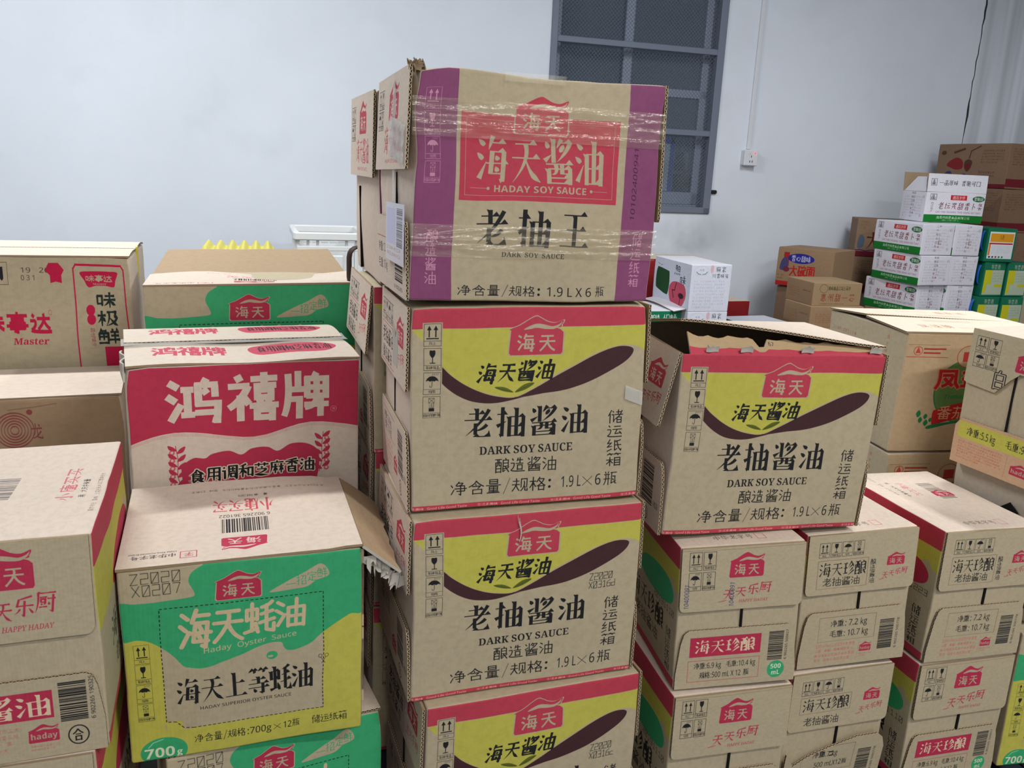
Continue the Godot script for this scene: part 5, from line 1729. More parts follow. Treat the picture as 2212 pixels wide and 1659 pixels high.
# ---------------------------------------------------------------- lettering
# A small stroke font. Each sign is a list of strokes on a 100 x 100 square (two digits for x, two for y, y downwards):
# h level, v upright, p left-falling sweep, n right-falling sweep, d dot, t rising flick, z bent, k bent with hook, c curve.
# «@» sets another sign into a box, so that signs are composed of their radicals.
const SIGN := {
	"氵": "d15057018 d02365550 t18958555", "冫": "d15205540 t15958555", "亻": "p90001045 v55305599", "讠": "d30055518 z103560356090 t60908870",
	"扌": "h00229822 k550055952588 t00629546", "木": "h03309730 v52005299 p503035550278 n543468509572", "口": "v08080898 z080892089298 h08889288",
	"日": "v06030697 z060394039497 h06489448 h06949494", "目": "v06030699 z060394039499 h06349434 h06649464 h06949494",
	"由": "v08300898 z083092309298 v50005096 h08629262 h08959295", "田": "v05050598 z050595059598 v50055098 h05509550 h05959595",
	"每": "p32001430 h25148814 z303322808780 k3033843377966292 h02589958 d47415751 d45655576", "海": "@氵00053495 @每28009999",
	"天": "h15148514 h05449544 p501448500898 n525070789796", "大": "h04329632 p500248500698 n523668709796",
	"酉": "h03069706 v12281298 z122889288998 p380638422254 z600660508550 h12708870 h12948894",
	"酱": "d08061820 t04482834 v35003552 p62004620 z550892089208 p920874304650 d58186428 d70126422 @酉05529999",
	"油": "@氵00053495 @由36029899", "老": "h18177217 v46004638 h03389738 p880456480890 p825464684074 k42504286529490949074",
	"抽": "@扌00003499 @由40029899", "王": "h10098809 h14488648 h03929792 v50095092", "工": "h06129412 v50125088 h02889888",
	"争": "p40001028 h36117011 p701154243030 h14308230 v82308268 h00509950 h16688268 k503050973288",
	"净": "@冫00042696 @争26009999", "含": "p500034240244 n500066229844 d46224834 @口22629099 z26407640 p76405858",
	"里": "@田14008660 v50605096 h12789078 h00969996", "量": "@日22007832 h03429742 @里10509099",
	"夫": "h12229022 h02489848 p520052500298 n545270749696", "见": "v12041268 z120488048868 p502050600698 k6464649296949676",
	"规": "@夫00024898 @见52049899", "各": "p36000238 h30148214 p821450480468 n262260489866 @口20648899", "格": "@木00004099 @各42009899",
	"瓦": "h02089808 z200814888072 k3636743672869892 d34525068", "并": "d22003616 p78006416 h06229422 h00549954 p322232600498 v72227298",
	"瓶": "@并00004899 @瓦52029999", "土": "h14349034 v50025092 h02929892", "者": "h16167216 v42004236 h00369936 p880456440470 @日26548499",
	"储": "@亻00002699 @讠24024899 @者46009999", "云": "h18128412 h02429842 p50422882 t24868880 d72629892", "辶": "d08061820 h00382238 p223820660286 n028628949995",
	"运": "@辶00009999 @云34069882", "纟": "p55001034 z10345230 p82260862 z08627858 t02968480",
	"氏": "p900840181018 v16101690 t14925076 h16489648 k4014647092949878", "纸": "@纟00024098 @氏44029999",
	"竹": "p26000438 h16204620 d28243648 p70005032 h62209820 d74248248", "箱": "@竹00009936 @木00324899 @目54369699",
	"良": "d44005412 z121484148456 h12348434 h12568456 v12141292 t12944682 p925870700074 n425868789898",
	"酿": "@酉00024699 @良50009999", "告": "p30001628 h22189018 v54005446 h02469846 @口18569099", "造": "@辶00009999 @告34028686",
	"鸟": "p52003812 v16141656 k161484148442 d36225234 k1656945690967094 h06767676", "鸿": "@氵00023298 @工28145088 @鸟52009999",
	"礻": "d42005614 h08249024 p902454520272 v54485499 d66489266", "喜": "h06109410 v50005026 h16269026 @口20347854 d32563868 p68566068 h00709970 @口18788499",
	"禧": "@礻00004499 @喜44009999", "片": "p200220600098 h20389838 v72007238 z206080608099", "卑": "p50003812 v10141054 z101490149054 h10349034 h10549054 v50145054 p505440720080 h02749874 v68606899",
	"牌": "@片00004299 @卑46009999", "食": "p500036220242 n500068229842 d46204830 z263874387466 h28527452 h28667466 v26382694 t26965480 p846670780080 n446666829898",
	"用": "p180618600298 k1806880688967292 h18368636 h18648664 v52065298", "周": "p140414600098 k1404920492967892 h26267826 v52125244 h22447844 @口28568486",
	"调": "@讠00022899 @周34009999", "禾": "p860048100816 h02349834 v50125099 p483430580276 n523472569674", "和": "@禾00005899 @口62249690",
	"艹": "h02509850 v30083096 v70087096", "之": "d44005616 h16288428 p842856600882 n028028909996", "芝": "@艹00009932 @之02329999",
	"广": "d46005610 h08149814 p141414600098", "林": "@木00004899 @木52009999", "麻": "@广00009999 @林20249999", "香": "@禾04009656 @日24587699",
	"未": "h14249024 h02489848 v52005299 p504832700486 n544870689884", "味": "@口02183078 @未34009999",
	"事": "h04129612 @口24223242 @口22228040 h14508450 v84508478 h00649964 h14788478 k500050963290", "达": "@辶00009999 @大30009484",
	"及": "h08109010 p260824560098 z840876387638 h74409640 p944064760098 n304460749998", "极": "@木00004299 @及42009999",
	"鱼": "p34000828 h28147814 p781468205830 v08300876 z083092309276 h08529252 v50305076 h00949994", "羊": "d24003618 p78006416 h10229022 h16469046 h00729972 v52225299",
	"鲜": "@鱼00004898 @羊50009999", "上": "v44024492 h44428842 h03929792", "寸": "h02289828 k660266964890 d22463862",
	"等": "@竹02009632 h18428242 v50325058 h04589658 h02749874 k706070965292 d26783892", "虫": "@口08169254 v50005090 t02948884 d74669296",
	"毛": "p820054101416 h12388630 h00669856 k4610469094969672", "蚝": "@虫00024898 @毛50009999", "一": "h03509750",
	"召": "z10088808 k880880466642 p440838280650 @口16589298", "招": "@扌00003499 @召40009999",
	"定": "d46005410 p14140634 h12169216 p92168432 h22387838 v50385090 h50628262 p265422780298 n227646949997",
	"小": "k500050973290 p283026500476 d70309672", "隶": "z202082208052 h00369936 h20528252 k500050964090 d18644076 p88626076 p486012940012 n526090940092",
	"康": "@广00009999 @隶20209999", "买": "z08129212 p92128232 d34224436 d22383452 h00649964 p563654700698 d62729296",
	"人": "p500046480098 n524068749898", "彡": "p74003826 p82304060 p95581098", "㐱": "p500036180246 n500066189844 p66282648 p78463074 p94641099",
	"珍": "@王00084090 @㐱40009999", "重": "p800056080812 h02229822 @日16307866 v50085094 h12789078 h00949994 v84308466",
	"乐": "p860040102414 z24141646 h16469646 k522452963888 p286026700686 d74609686", "豆": "h08109410 @口18227852 d26583670 p74586470 h02869886",
	"厨": "h06069806 p120612600098 @豆18205880 h58349834 k861886967090 d66506864", "白": "p50003816 v12181298 z121888188898 h12568856 h12928892",
	"又": "h04089008 p900864640098 n163050609896", "凤": "p140614600098 k1406800682709896 @又26227286", "求": "h04249624 k500050963290 t02884060 d16362652 p92386054 n523276649890 d70048616",
	"球": "@王00083890 @求40009999", "番": "p80001808 d24143628 p76146428 h02309830 v50085058 p483032500660 n523068489660 @田20608299",
	"力": "k0628882884966290 p460044560098", "茄": "@艹00009928 @力02325299 @口58449698", "中": "@口08229270 v50005099",
	"华": "p28000434 v20242054 p880670160826 k5402544494469632 h02709870 v50565099", "字": "d46005410 p12140630 h10149214 p92148428 h26367636 p76365048 k504850963290 h02649864",
	"号": "@口24047634 h02469846 p34462862 k2862786274965092", "品": "@口28007240 @口02524698 @口54529898",
	"原": "h06069806 p120612600098 @白30148462 k565856963888 p346826820888 d74689490", "月": "p160416600098 k1604860486966892 h18348434 h18628462",
	"危": "p36001226 h32127012 p70125628 h10289828 p162812600098 k3644784478666058 k3644369294969478 z364478447866", "脆": "@月00004099 @危42009999",
	"可": "h02109810 k781078965892 @口14325870", "坛": "@土00084090 @云42049994", "爽": "h06129412 p500448500498 n523668709898 d14204034 p38201840 d64208432 p84206440 d12503862 d64488660",
	"舌": "p860040101014 h02349834 v50105060 @口16609298", "甘": "h02269826 v24002498 v76007698 h24569656 h24929492", "甜": "@舌00004898 @甘52049998",
	"卜": "v38023898 d42388260", "夂": "p360020280846 h30147814 p781450480262 n264056529866", "条": "@夂02009860 h08649264 v50505098 p46664096 d60689090",
	"向": "p46003616 v08180898 k0818921892967692 @口28427880", "生": "p280422220440 h24269026 v54005494 h14588658 h02949894",
	"活": "@氵00023298 @舌32009999", "夕": "p380028280450 h34208420 p842060660098 d36405656", "多": "@夕14008852 @夕08449499",
	"美": "d30003812 p72006212 h08169216 h16329032 h00489948 v52165248 h06689468 p505048760298 n546870809898",
	"面": "h02069806 p54064222 v08240898 z082492249298 v36243694 v64246494 h36466446 h36686468 h08949294 h36486448",
	"石": "h02089808 p440830380270 @口26449298", "宛": "@宀00009930 @夕04345299 z60369036 k6236629096969478", "宀": "d46005422 p14480690 h12509250 p92508290",
	"碗": "@石00024298 @宛42009999", "龙": "h02329832 p420036560098 k5632568896969874 p905040860090 d66068220", "易": "@日20008042 p36461070 h26568856 k885684967290 p58563090 p72644696",
	"物": "p20001434 h12224622 v32003299 t02624252 @易50009999", "怕": "v24002499 d08220448 d36204438 @白48009998", "雨": "h04069606 v52065298 k0822922292967692 v08220898 d28383448 d28626872 d66387248 d66627272",
	"马": "z10088008 z800876407640 v22222650 k2048884882967092 h02727072", "码": "@石00024098 @马44029999", "碎": "@石00024098 @卑44009999",
	"层": "h12048804 v88048830 h12308830 p120412600098 @云24369899", "数": "@米00004852 @女00524899 @夂50009999", "女": "h02329832 p460020620090 p74306070 n20609098 n20606098 z40041464",
	"米": "h04489648 v50005098 d16142838 p82146838 p465006900088 n545090900088", "限": "v12041298 h12084208 p42083040 p40444066 @良46009999", "堆": "@土00084098 @目48009698",
	"酒": "@氵00023298 @酉30009999", "占": "v48004850 h48248824 @口14509298", "店": "@广00009999 @占22209696", "专": "h12169016 h02369836 p52003866 h38607860 p786056820080 d34784898",
	"共": "h08229222 v30003060 v70007060 h00609960 p36721698 d64728498", "供": "@亻00002699 @共26009999", "有": "h04169616 p440030360260 p30362898 @月28369299",
	"公": "p36002042 n640076289846 p50462888 h26888484 d68669298 t28887882", "司": "k0808880888966090 h12306630 @口14487082", "市": "d46005414 h02209820 v14381486 k143886388484 v50205099",
	"心": "d10400478 k2830288070907860 d46205640 d76309660", "惠": "h06109410 @田20187850 v50005056 h06649064 d14700490 k3070349270926882 d50665478 d82709690",
	"州": "p300428400498 v56045696 v90009098 d10300450 d42324850 d70307450", "芯": "@艹00009932 @心04369999", "熊": "@月08004456 @白56009660 d08700096 d34723896 d60726696 d86709896",
	"南": "h04149614 v50005030 k0830923092967892 v08300898 h28507250 h24707670 v50445096 h26707470", "特": "p20001434 h12224622 v32003299 t02624252 h56168816 v70007038 h46389838 h46609860 k844084967090 d56706684",
	"下": "h02109810 v48104899 d54368460", "门": "d12002416 v12201298 k3008920892967692", "家": "d46005412 p12160630 h10169016 p90168228 h26327632 p54322852 p46601478 p50760898 p82447060 n567876809896 k4450486048983492 p42600678",
	"三": "h12149014 h20508250 h03909790", "川": "p160816600298 v50105088 v86048699", "合": "p500032220242 n500068229842 h28467446 @口22608299", "加": "k0228502846944090 p280826560098 @口60269894",
	"沙": "@氵00053495 @少34009999", "少": "v50005060 p281820480658 d66207850 p906060820498", "高": "d46005410 h04169616 @口30247840 v10521099 k1052905290987896 @口32627888", "产": "d46005612 h12168816 d30223636 p70226038 h10469446 p144614700099",
	"四": "@口04089692 p380834380450 z620862469446", "县": "v24022452 z240276027652 h24187618 h24347634 h00549954 p44582080 t20888478 d66668498", "宽": "@宀00009930 h14408640 @见22509099",
}
const STYLE := {
	"hei": {"h": .074, "v": .084, "m": 0}, "light": {"h": .066, "v": .074, "m": 0}, "bold": {"h": .135, "v": .155, "m": 0}, "medium": {"h": .10, "v": .115, "m": 0},
	"song": {"h": .036, "v": .128, "m": 1}, "songlight": {"h": .04, "v": .095, "m": 1}, "brush": {"h": .085, "v": .105, "m": 2}, "brushbold": {"h": .115, "v": .155, "m": 2}, "round": {"h": .125, "v": .125, "m": 3}, "roundthin": {"h": .07, "v": .07, "m": 3},
}

class Art:
	# A printed sheet. Coordinates run from 0 to 1000 across and down, whatever its size in pixels; drawn at double size and halved.
	var im: Image
	var kx: float
	var ky: float
	var turn := Transform2D()      # applied to coordinates in pixels
	static var glyphs := {}
	static var faces := {}

	func _init(w: int, h: int, paper: Color) -> void:
		im = Image.create(w * 2, h * 2, false, Image.FORMAT_RGB8)
		im.fill(paper)
		kx = w * 2 / 1000.0
		ky = h * 2 / 1000.0

	func px(x: float, y: float) -> Vector2:
		return Vector2(x * kx, y * ky)

	func fill(cs: Array, c: Color) -> void:
		var top := 1e9
		var low := -1e9
		var all := []
		for p: PackedVector2Array in cs:
			var q: PackedVector2Array = turn * p
			all.append(q)
			for v in q:
				top = minf(top, v.y)
				low = maxf(low, v.y)
		var y0 := maxi(0, ceili(top - .5))
		var y1 := mini(im.get_height() - 1, floori(low - .5))
		if y1 < y0:
			return
		var rows: Array[PackedFloat32Array] = []
		rows.resize(y1 - y0 + 1)
		for q: PackedVector2Array in all:
			var n := q.size()
			for i in n:
				var a := q[i]
				var b := q[(i + 1) % n]
				if a.y > b.y:
					var s := a
					a = b
					b = s
				var r0 := maxi(y0, ceili(a.y - .5))
				var r1 := mini(y1, ceili(b.y - .5) - 1)
				if r1 < r0:
					continue
				var k := (b.x - a.x) / (b.y - a.y)
				var x := a.x + (r0 + .5 - a.y) * k
				for r in range(r0, r1 + 1):
					rows[r - y0].append(x)
					x += k
		var w := im.get_width()
		for r in rows.size():
			var xs := rows[r]
			if xs.size() < 2:
				continue
			xs.sort()
			for i in range(0, xs.size() - 1, 2):
				var a := maxi(0, roundi(xs[i]))
				var b := mini(w, roundi(xs[i + 1]))
				if b > a:
					im.fill_rect(Rect2i(a, r + y0, b - a, 1), c)

	func shape(pts: Array, c: Color) -> void:        # polygon in sheet coordinates: [x, y, x, y, ...]
		fill([spots(pts)], c)

	func spots(pts: Array) -> PackedVector2Array:
		var q := PackedVector2Array()
		for i in range(0, pts.size(), 2):
			q.append(px(pts[i], pts[i + 1]))
		return q

	func rect(x0: float, y0: float, x1: float, y1: float, c: Color) -> void:
		fill([PackedVector2Array([px(x0, y0), px(x1, y0), px(x1, y1), px(x0, y1)])], c)

	func frame(x0: float, y0: float, x1: float, y1: float, t: float, c: Color) -> void:   # t in pixels of the finished sheet
		for l in [[x0, y0, x1, y0], [x1, y0, x1, y1], [x1, y1, x0, y1], [x0, y1, x0, y0]]:
			line(l, t, c)

	func line(pts: Array, t: float, c: Color) -> void:
		var q := spots(pts)
		for i in q.size() - 1:
			seg(q[i], q[i + 1], t * 2, t, c)

	func dashes(pts: Array, t: float, on: float, off: float, c: Color) -> void:
		var q := spots(pts)
		for i in q.size() - 1:
			var l := q[i].distance_to(q[i + 1])
			var s := 0.0
			while s < l:
				seg(q[i].lerp(q[i + 1], s / l), q[i].lerp(q[i + 1], minf(1.0, (s + on * 2) / l)), t * 2, 0, c)
				s += (on + off) * 2

	func smooth(pts: Array, c: Color, closed := true) -> PackedVector2Array:   # a smooth closed outline through the points
		var q := spots(pts)
		var n := q.size()
		var o := PackedVector2Array()
		for i in n:
			for s in 8:
				o.append(q[i].cubic_interpolate(q[(i + 1) % n], q[(i + n - 1) % n], q[(i + 2) % n], s / 8.0))
		if closed:
			fill([o], c)
		return o

	func oval(x: float, y: float, rx: float, ry: float, c: Color) -> void:
		var q := PackedVector2Array()
		for i in 40:
			q.append(px(x + rx * cos(i * TAU / 40), y + ry * sin(i * TAU / 40)))
		fill([q], c)

	func ring(x: float, y: float, rx: float, ry: float, t: float, c: Color) -> void:
		var last := px(x + rx, y)
		for i in range(1, 41):
			var b := px(x + rx * cos(i * TAU / 40), y + ry * sin(i * TAU / 40))
			seg(last, b, t * 2, 0, c)
			last = b

	func seg(a: Vector2, b: Vector2, w: float, extend: float, c: Color) -> void:
		var d := (b - a).normalized()
		if d == Vector2.ZERO:
			d = Vector2.RIGHT
		var n := Vector2(-d.y, d.x) * w * .5
		a -= d * extend
		b += d * extend
		fill([PackedVector2Array([a + n, b + n, b - n, a - n])], c)

	func disc(a: Vector2, r: float, c: Color) -> void:
		var q := PackedVector2Array()
		for i in 14:
			q.append(a + Vector2.from_angle(i * TAU / 14) * r)
		fill([q], c)

	func sweep(pts: PackedVector2Array, widths: Array, c: Color) -> void:   # a stroke whose width changes along a smooth line
		var mid := PackedVector2Array()
		if pts.size() == 2:
			mid = PackedVector2Array([pts[0], pts[0].lerp(pts[1], .25), pts[0].lerp(pts[1], .5), pts[0].lerp(pts[1], .75), pts[1]])
		elif pts.size() == 3:
			var h := pts[1] * 2 - (pts[0] + pts[2]) * .5
			for i in 11:
				var s := i / 10.0
				mid.append(pts[0].lerp(h, s).lerp(h.lerp(pts[2], s), s))
		else:
			for i in pts.size() - 1:
				for s in 6:
					mid.append(pts[i].cubic_interpolate(pts[i + 1], pts[maxi(0, i - 1)], pts[mini(pts.size() - 1, i + 2)], s / 6.0))
			mid.append(pts[-1])
		var left := PackedVector2Array()
		var right := PackedVector2Array()
		var m := mid.size()
		for i in m:
			var d := (mid[mini(i + 1, m - 1)] - mid[maxi(i - 1, 0)]).normalized()
			var s := float(i) / (m - 1) * (widths.size() - 1)
			var k := mini(int(s), widths.size() - 2)
			var w: float = lerpf(widths[k], widths[k + 1], s - k) * .5
			left.append(mid[i] + Vector2(-d.y, d.x) * w)
			right.append(mid[i] - Vector2(-d.y, d.x) * w)
		right.reverse()
		left.append_array(right)
		fill([left], c)

	func draw_sign(ch: String, at: Vector2, size: Vector2, st: Dictionary, w: float, c: Color, slant: float) -> void:
		if not SIGN.has(ch):
			return
		for token: String in SIGN[ch].split(" ", false):
			if token[0] == "@":
				var b := token.substr(2)
				if b.length() < 8:
					continue
				var p0 := Vector2(int(b.substr(0, 2)), int(b.substr(2, 2))) / 99.0
				var p1 := Vector2(int(b.substr(4, 2)), int(b.substr(6, 2))) / 99.0
				var q := at + p0 * size
				q.x -= slant * p0.y * size.y
				draw_sign(token[1], q, (p1 - p0) * size, st, w, c, slant)
				continue
			var d := token.substr(1)
			if d.length() % 4 or d.length() < 8:
				continue
			var pts := PackedVector2Array()
			for i in range(0, d.length(), 4):
				var u := Vector2(int(d.substr(i, 2)), int(d.substr(i + 2, 2))) / 99.0 * size
				pts.append(at + u - Vector2(slant * u.y, 0))
			stroke(token[0], pts, st, w, c)

	func stroke(kind: String, pts: PackedVector2Array, st: Dictionary, s: float, c: Color) -> void:
		var m: int = st.m
		var h: float = st.h * s
		var v: float = st.v * s
		var a := pts[0]
		var b := pts[1]
		if m == 3:
			for i in pts.size():
				disc(pts[i], v * .5, c)
			if kind == "p" or kind == "n":
				sweep(pts, [v, v, v], c)
			else:
				for i in pts.size() - 1:
					seg(pts[i], pts[i + 1], v, 0, c)
			return
		match kind:
			"h":
				if m == 1:
					seg(a, b, h, 0, c)
					fill([PackedVector2Array([b + Vector2(-1.5 * v, 0), b + Vector2(-.55 * v, -v), b + Vector2(.35 * v, h * .5)])], c)
				elif m == 2:
					sweep(pts, [h * .9, h * .65, h * 1.1], c)
				else:
					seg(a, b, h, h * .2, c)
			"v":
				if m == 1:
					seg(a, b, v, 0, c)
					fill([PackedVector2Array([a + Vector2(-v * .9, -v * .15), a + Vector2(v * .5, v * .25), a + Vector2(-v * .4, v * .9)])], c)
				elif m == 2:
					sweep(pts, [v * 1.1, v * .8, v * .9, v * .5], c)
				else:
					seg(a, b, v, h * .3, c)
			"d":
				if m == 0:
					seg(a, b, v, 0, c)
				else:
					sweep(pts, [v * .15, v * .8, v * 1.15, v * .7], c)
			"t":
				if m == 0:
					seg(a, b, v * .95, 0, c)
				else:
					sweep(pts, [v * 1.1, v * .6, v * .08], c)
			"p":
				if m == 0:
					sweep(pts, [v, v, v * .92], c)
				else:
					sweep(pts, [v, v * .85, v * .55, v * .06], c)
			"n":
				if m == 0:
					sweep(pts, [v, v, v], c)
				else:
					sweep(pts, [v * .25, v * .65, v * 1.2, v * .12], c)
			"c":
				sweep(pts, [v, v, v], c)
			_:
				var n := pts.size() - 1
				for i in n:
					var p := pts[i]
					var q := pts[i + 1]
					var level := absf(q.x - p.x) > absf(q.y - p.y)
					var t := h if level else v
					if i == n - 1 and kind == "k":
						if m == 0:
							seg(p, q, t * .95, 0, c)
						else:
							sweep(PackedVector2Array([p, q]), [v * 1.1, v * .6, v * .08], c)
					else:
						seg(p, q, t, h * .5 if m == 0 else h * .4, c)
						if m == 1 and level and i < n - 1:
							fill([PackedVector2Array([q + Vector2(-1.4 * v, 0), q + Vector2(-.3 * v, -v * .9), q + Vector2(v * .6, h * .5)])], c)
						if m == 2:
							disc(q, t * .5, c)

	func han(text: String, x0: float, y0: float, x1: float, y1: float, c: Color, style := "hei", gap := .12, slant := 0.0, upright := false) -> void:
		# the signs of a text side by side (or one under the other) in a box
		var n := text.length()
		var cell := px(x1 - x0, y1 - y0)
		var step: float = (cell.y if upright else cell.x) / (n - gap if n > 1 else 1.0)
		var one := Vector2(cell.x, step * (1 - gap)) if upright else Vector2(step * (1 - gap), cell.y)
		for i in n:
			var at := px(x0, y0) + (Vector2(0, i * step) if upright else Vector2(i * step, 0))
			draw_sign(text[i], at + Vector2(slant * one.y, 0), one, STYLE[style], sqrt(one.x * one.y), c, slant)

	static func glyph(font: String, weight: int, ch: String, italic: bool) -> Array:
		var key := font + str(weight) + ch
		if glyphs.has(key):
			return glyphs[key]
		if not faces.has(font + str(weight)):
			var f := SystemFont.new()
			f.font_names = PackedStringArray([font])
			f.font_weight = weight
			faces[font + str(weight)] = f
		var ts := TextServerManager.get_primary_interface()
		var rid: RID = faces[font + str(weight)].get_rids()[0]
		var g := ts.font_get_glyph_index(rid, 128, ch.unicode_at(0), 0)
		var o: Dictionary = ts.font_get_glyph_contours(rid, 128, g)
		var out := []
		var first := 0
		for last: int in o.get("contours", []):
			var ring := PackedVector2Array()
			var n: int = last - first + 1
			for i in n:
				var p: Vector3 = o.points[first + i]
				var q: Vector3 = o.points[first + (i + 1) % n]
				var b: Vector3 = o.points[first + (i + n - 1) % n]
				var here := Vector2(p.x, p.y)
				if p.z == 1:
					ring.append(here)
				else:
					var from := Vector2(b.x, b.y) if b.z == 1 else (Vector2(b.x, b.y) + here) * .5
					var to := Vector2(q.x, q.y) if q.z == 1 else (Vector2(q.x, q.y) + here) * .5
					for s in range(1 if b.z == 1 else 0, 5):
						var t := s / 5.0
						ring.append(from.lerp(here, t).lerp(here.lerp(to, t), t))
			out.append(ring)
			first = last + 1
		glyphs[key] = [out, ts.font_get_glyph_advance(rid, 128, g).x]
		return glyphs[key]

	func latin(text: String, x0: float, y0: float, x1: float, y1: float, c: Color, font := "Droid Sans", weight := 400, slant := 0.0) -> void:
		# y0 is the height of the capitals, y1 the baseline
		var total := 0.0
		for ch in text:
			total += glyph(font, weight, ch, false)[1]
		var o := px(x0, y1)
		var s := Vector2((px(x1, 0).x - o.x) / total, (px(0, y1).y - px(0, y0).y) / 91.4)
		var pen := 0.0
		for ch in text:
			var g: Array = glyph(font, weight, ch, false)
			var cs := []
			for ring: PackedVector2Array in g[0]:
				var q := PackedVector2Array()
				for p in ring:
					var y := p.y * s.y
					q.append(Vector2(o.x + (pen + p.x) * s.x - y * slant, o.y + y))
				cs.append(q)
			if cs:
				fill(cs, c)
			pen += g[1]

	func dots(text: String, x0: float, y0: float, x1: float, y1: float, c: Color) -> void:     # ink-jet code: strokes of short dots
		var path := {"0": [0, 0, 1, 0, 1, 2, 0, 2, 0, 0, -9, 0, 0, 2, 1, 0], "1": [.2, .4, .6, 0, .6, 2, .2, 2, 1, 2], "2": [0, 0, 1, 0, 1, 1, 0, 1, 0, 2, 1, 2], "3": [0, 0, 1, 0, 1, 1, .2, 1, 1, 1, 1, 2, 0, 2], "6": [1, 0, 0, .6, 0, 2, 1, 2, 1, 1, 0, 1], "7": [0, 0, 1, 0, .4, 2], "9": [1, 1, 0, 1, 0, 0, 1, 0, 1, 2, 0, 2], "4": [.7, 2, .7, 0, 0, 1.4, 1, 1.4],
			"Z": [0, 0, 1, 0, 0, 2, 1, 2], "X": [0, 0, 1, 2, -9, 0, 1, 0, 0, 2], "d": [1, 0, 1, 2, 0, 2, 0, 1, 1, 1], "c": [1, 1, 0, 1, 0, 2, 1, 2], "5": [1, 0, 0, 0, 0, 1, 1, 1, 1, 2, 0, 2]}
		var w := (x1 - x0) / text.length()
		for i in text.length():
			var p: Array = path.get(text[i], [])
			var q := []
			for j in range(0, p.size(), 2):
				if p[j] < -1:
					dashes(q, 3.2, 4.4, 1.5, c)
					q = []
					continue
				q.append_array([x0 + (i + p[j] * .72) * w, y0 + (y1 - y0) * p[j + 1] * .5])
			if q:
				dashes(q, 3.2, 4.4, 1.5, c)

	func bars(x0: float, y0: float, x1: float, y1: float, c: Color, across: bool, seeded: int) -> void:     # a barcode
		var r := RandomNumberGenerator.new()
		r.seed = seeded
		var s := 0.0
		while s < 1.0:
			var w := [.012, .02, .03, .04][r.randi() % 4] as float
			if across:
				rect(lerpf(x0, x1, s), y0, lerpf(x0, x1, minf(1, s + w)), y1, c)
			else:
				rect(x0, lerpf(y0, y1, s), x1, lerpf(y0, y1, minf(1, s + w)), c)
			s += w + ([.012, .018, .03][r.randi() % 3] as float)

	func small(x0: float, y0: float, x1: float, y1: float, rows: int, c: Color, seeded: int) -> void:       # lines of small print, too fine to read
		var r := RandomNumberGenerator.new()
		r.seed = seeded
		var set_ := "净含量中字生活多美味品食用日上天大白口田里木石云公司有限向市原香和事极定小王工土目"
		var hh := (y1 - y0) / rows
		for i in rows:
			var x := x0
			var end := x1 if i < rows - 1 else lerpf(x0, x1, r.randf_range(.5, .95))
			var cw := hh * .62 * ky / kx
			while x + cw < end:
				han(set_[r.randi() % set_.length()], x, y0 + i * hh, x + cw, y0 + (i + .62) * hh, c, "light", 0)
				x += cw * (1.12 if r.randf() < .9 else 2.0)

	func mark(x0: float, y0: float, x1: float, y1: float, which: int, c: Color, captioned := true) -> void:  # handling marks in a frame
		frame(x0, y0, x1, y1, 1.4, c)
		var f := func(x: float, y: float) -> Array: return [lerpf(x0, x1, x), lerpf(y0, y1, y)]
		var g := func(a: Array) -> Array:
			var o := []
			for i in range(0, a.size(), 2):
				o.append_array([lerpf(x0, x1, a[i]), lerpf(y0, y1, a[i + 1])])
			return o
		if captioned:
			line(g.call([0, .77, 1, .77]), 1.2, c)
			var cap: String = ["向上", "易碎物品", "怕雨", "堆码层数限"][which]
			han(cap, lerpf(x0, x1, .5 - .1 * cap.length()), lerpf(y0, y1, .81), lerpf(x0, x1, .5 + .1 * cap.length()), lerpf(y0, y1, .95), c, "hei", .08)
		match which:
			0:
				for k in [.3, .68]:
					shape(g.call([k, .08, k + .13, .28, k - .13, .28]), c)
					rect(lerpf(x0, x1, k - .035), lerpf(y0, y1, .26), lerpf(x0, x1, k + .035), lerpf(y0, y1, .6), c)
				rect(lerpf(x0, x1, .14), lerpf(y0, y1, .64), lerpf(x0, x1, .86), lerpf(y0, y1, .69), c)
			1:
				smooth(g.call([.35, .1, .5, .1, .65, .1, .66, .28, .54, .42, .46, .42, .34, .28]), c)
				rect(lerpf(x0, x1, .475), lerpf(y0, y1, .4), lerpf(x0, x1, .525), lerpf(y0, y1, .66), c)
				rect(lerpf(x0, x1, .34), lerpf(y0, y1, .65), lerpf(x0, x1, .66), lerpf(y0, y1, .69), c)
			2:
				shape(g.call([.12, .4, .2, .27, .35, .18, .5, .16, .65, .18, .8, .27, .88, .4, .74, .36, .62, .41, .5, .37, .38, .41, .26, .36]), c)
				line(g.call([.5, .38, .5, .62, .46, .68, .38, .66, .37, .6]), 1.8, c)
				for k in [.5, .6, .7, .8]:
					line(g.call([k, .12, k + .05, .04]), 1.2, c)
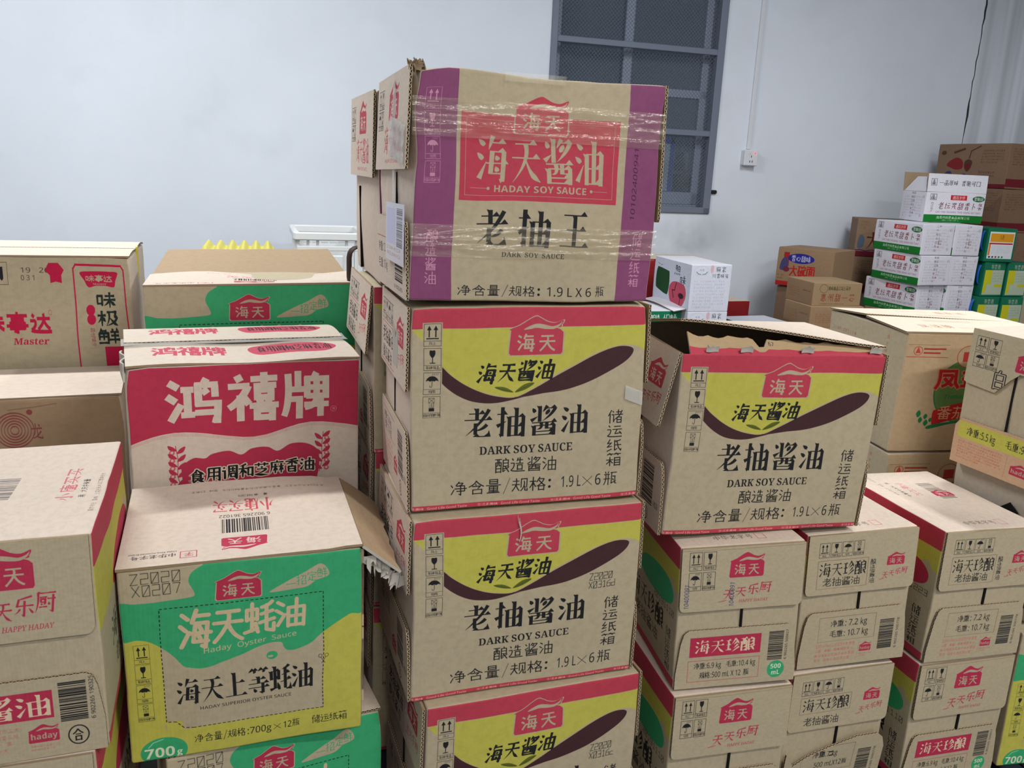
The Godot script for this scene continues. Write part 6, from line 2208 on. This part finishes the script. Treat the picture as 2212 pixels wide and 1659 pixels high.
			3:
				frame(lerpf(x0, x1, .34), lerpf(y0, y1, .08), lerpf(x0, x1, .66), lerpf(y0, y1, .3), 1.2, c)
				line(g.call([.34, .08, .66, .3]), 1.2, c)
				line(g.call([.34, .3, .66, .08]), 1.2, c)
				frame(lerpf(x0, x1, .37), lerpf(y0, y1, .3), lerpf(x0, x1, .63), lerpf(y0, y1, .5), 1.2, c)
				latin("6", lerpf(x0, x1, .45), lerpf(y0, y1, .34), lerpf(x0, x1, .56), lerpf(y0, y1, .47), c)
				rect(lerpf(x0, x1, .34), lerpf(y0, y1, .54), lerpf(x0, x1, .66), lerpf(y0, y1, .7), c)

	func badge(x0: float, y0: float, x1: float, y1: float, red: Color, paper: Color, outlined := true, word := "") -> void:    # the house-shaped emblem with its swept roof
		var g := func(a: Array, k := 0.0) -> Array:
			var o := []
			for i in range(0, a.size(), 2):
				o.append_array([lerpf(x0, x1, .5 + (a[i] - .5) * (1 + k)), lerpf(y0, y1, .5 + (a[i + 1] - .5) * (1 + k))])
			return o
		var roof := [.03, .36, .2, .22, .4, .05, .5, .0, .58, .05, .7, .14, .84, .17, .99, .1, .96, .22, .86, .3]
		var house := [.03, .36, .0, .94, .03, 1.0, .97, 1.0, 1.0, .94, 1.0, .42, .94, .34, .86, .3, .5, .3, .2, .32]
		if outlined:
			smooth(g.call(roof, .05), paper)
			shape(g.call(house, .05), paper)
			shape(g.call([.03, .36, .5, 0, .9, .3], .05), paper)
		shape(g.call(house), red)
		smooth(g.call(roof), red)
		# the white sweep under the roof
		smooth(g.call([.26, .34, .38, .24, .52, .19, .66, .22, .8, .26, .92, .2, .97, .13, .93, .25, .82, .33, .66, .33, .5, .3, .38, .33]), paper)
		if word:
			latin(word, lerpf(x0, x1, .06), lerpf(y0, y1, .5), lerpf(x0, x1, .94), lerpf(y0, y1, .82), paper, "Droid Sans", 700)
		else:
			han("海天", lerpf(x0, x1, .15), lerpf(y0, y1, .45), lerpf(x0, x1, .86), lerpf(y0, y1, .91), paper, "medium", .2)

	func tex() -> ImageTexture:
		im.shrink_x2()
		return ImageTexture.create_from_image(im)
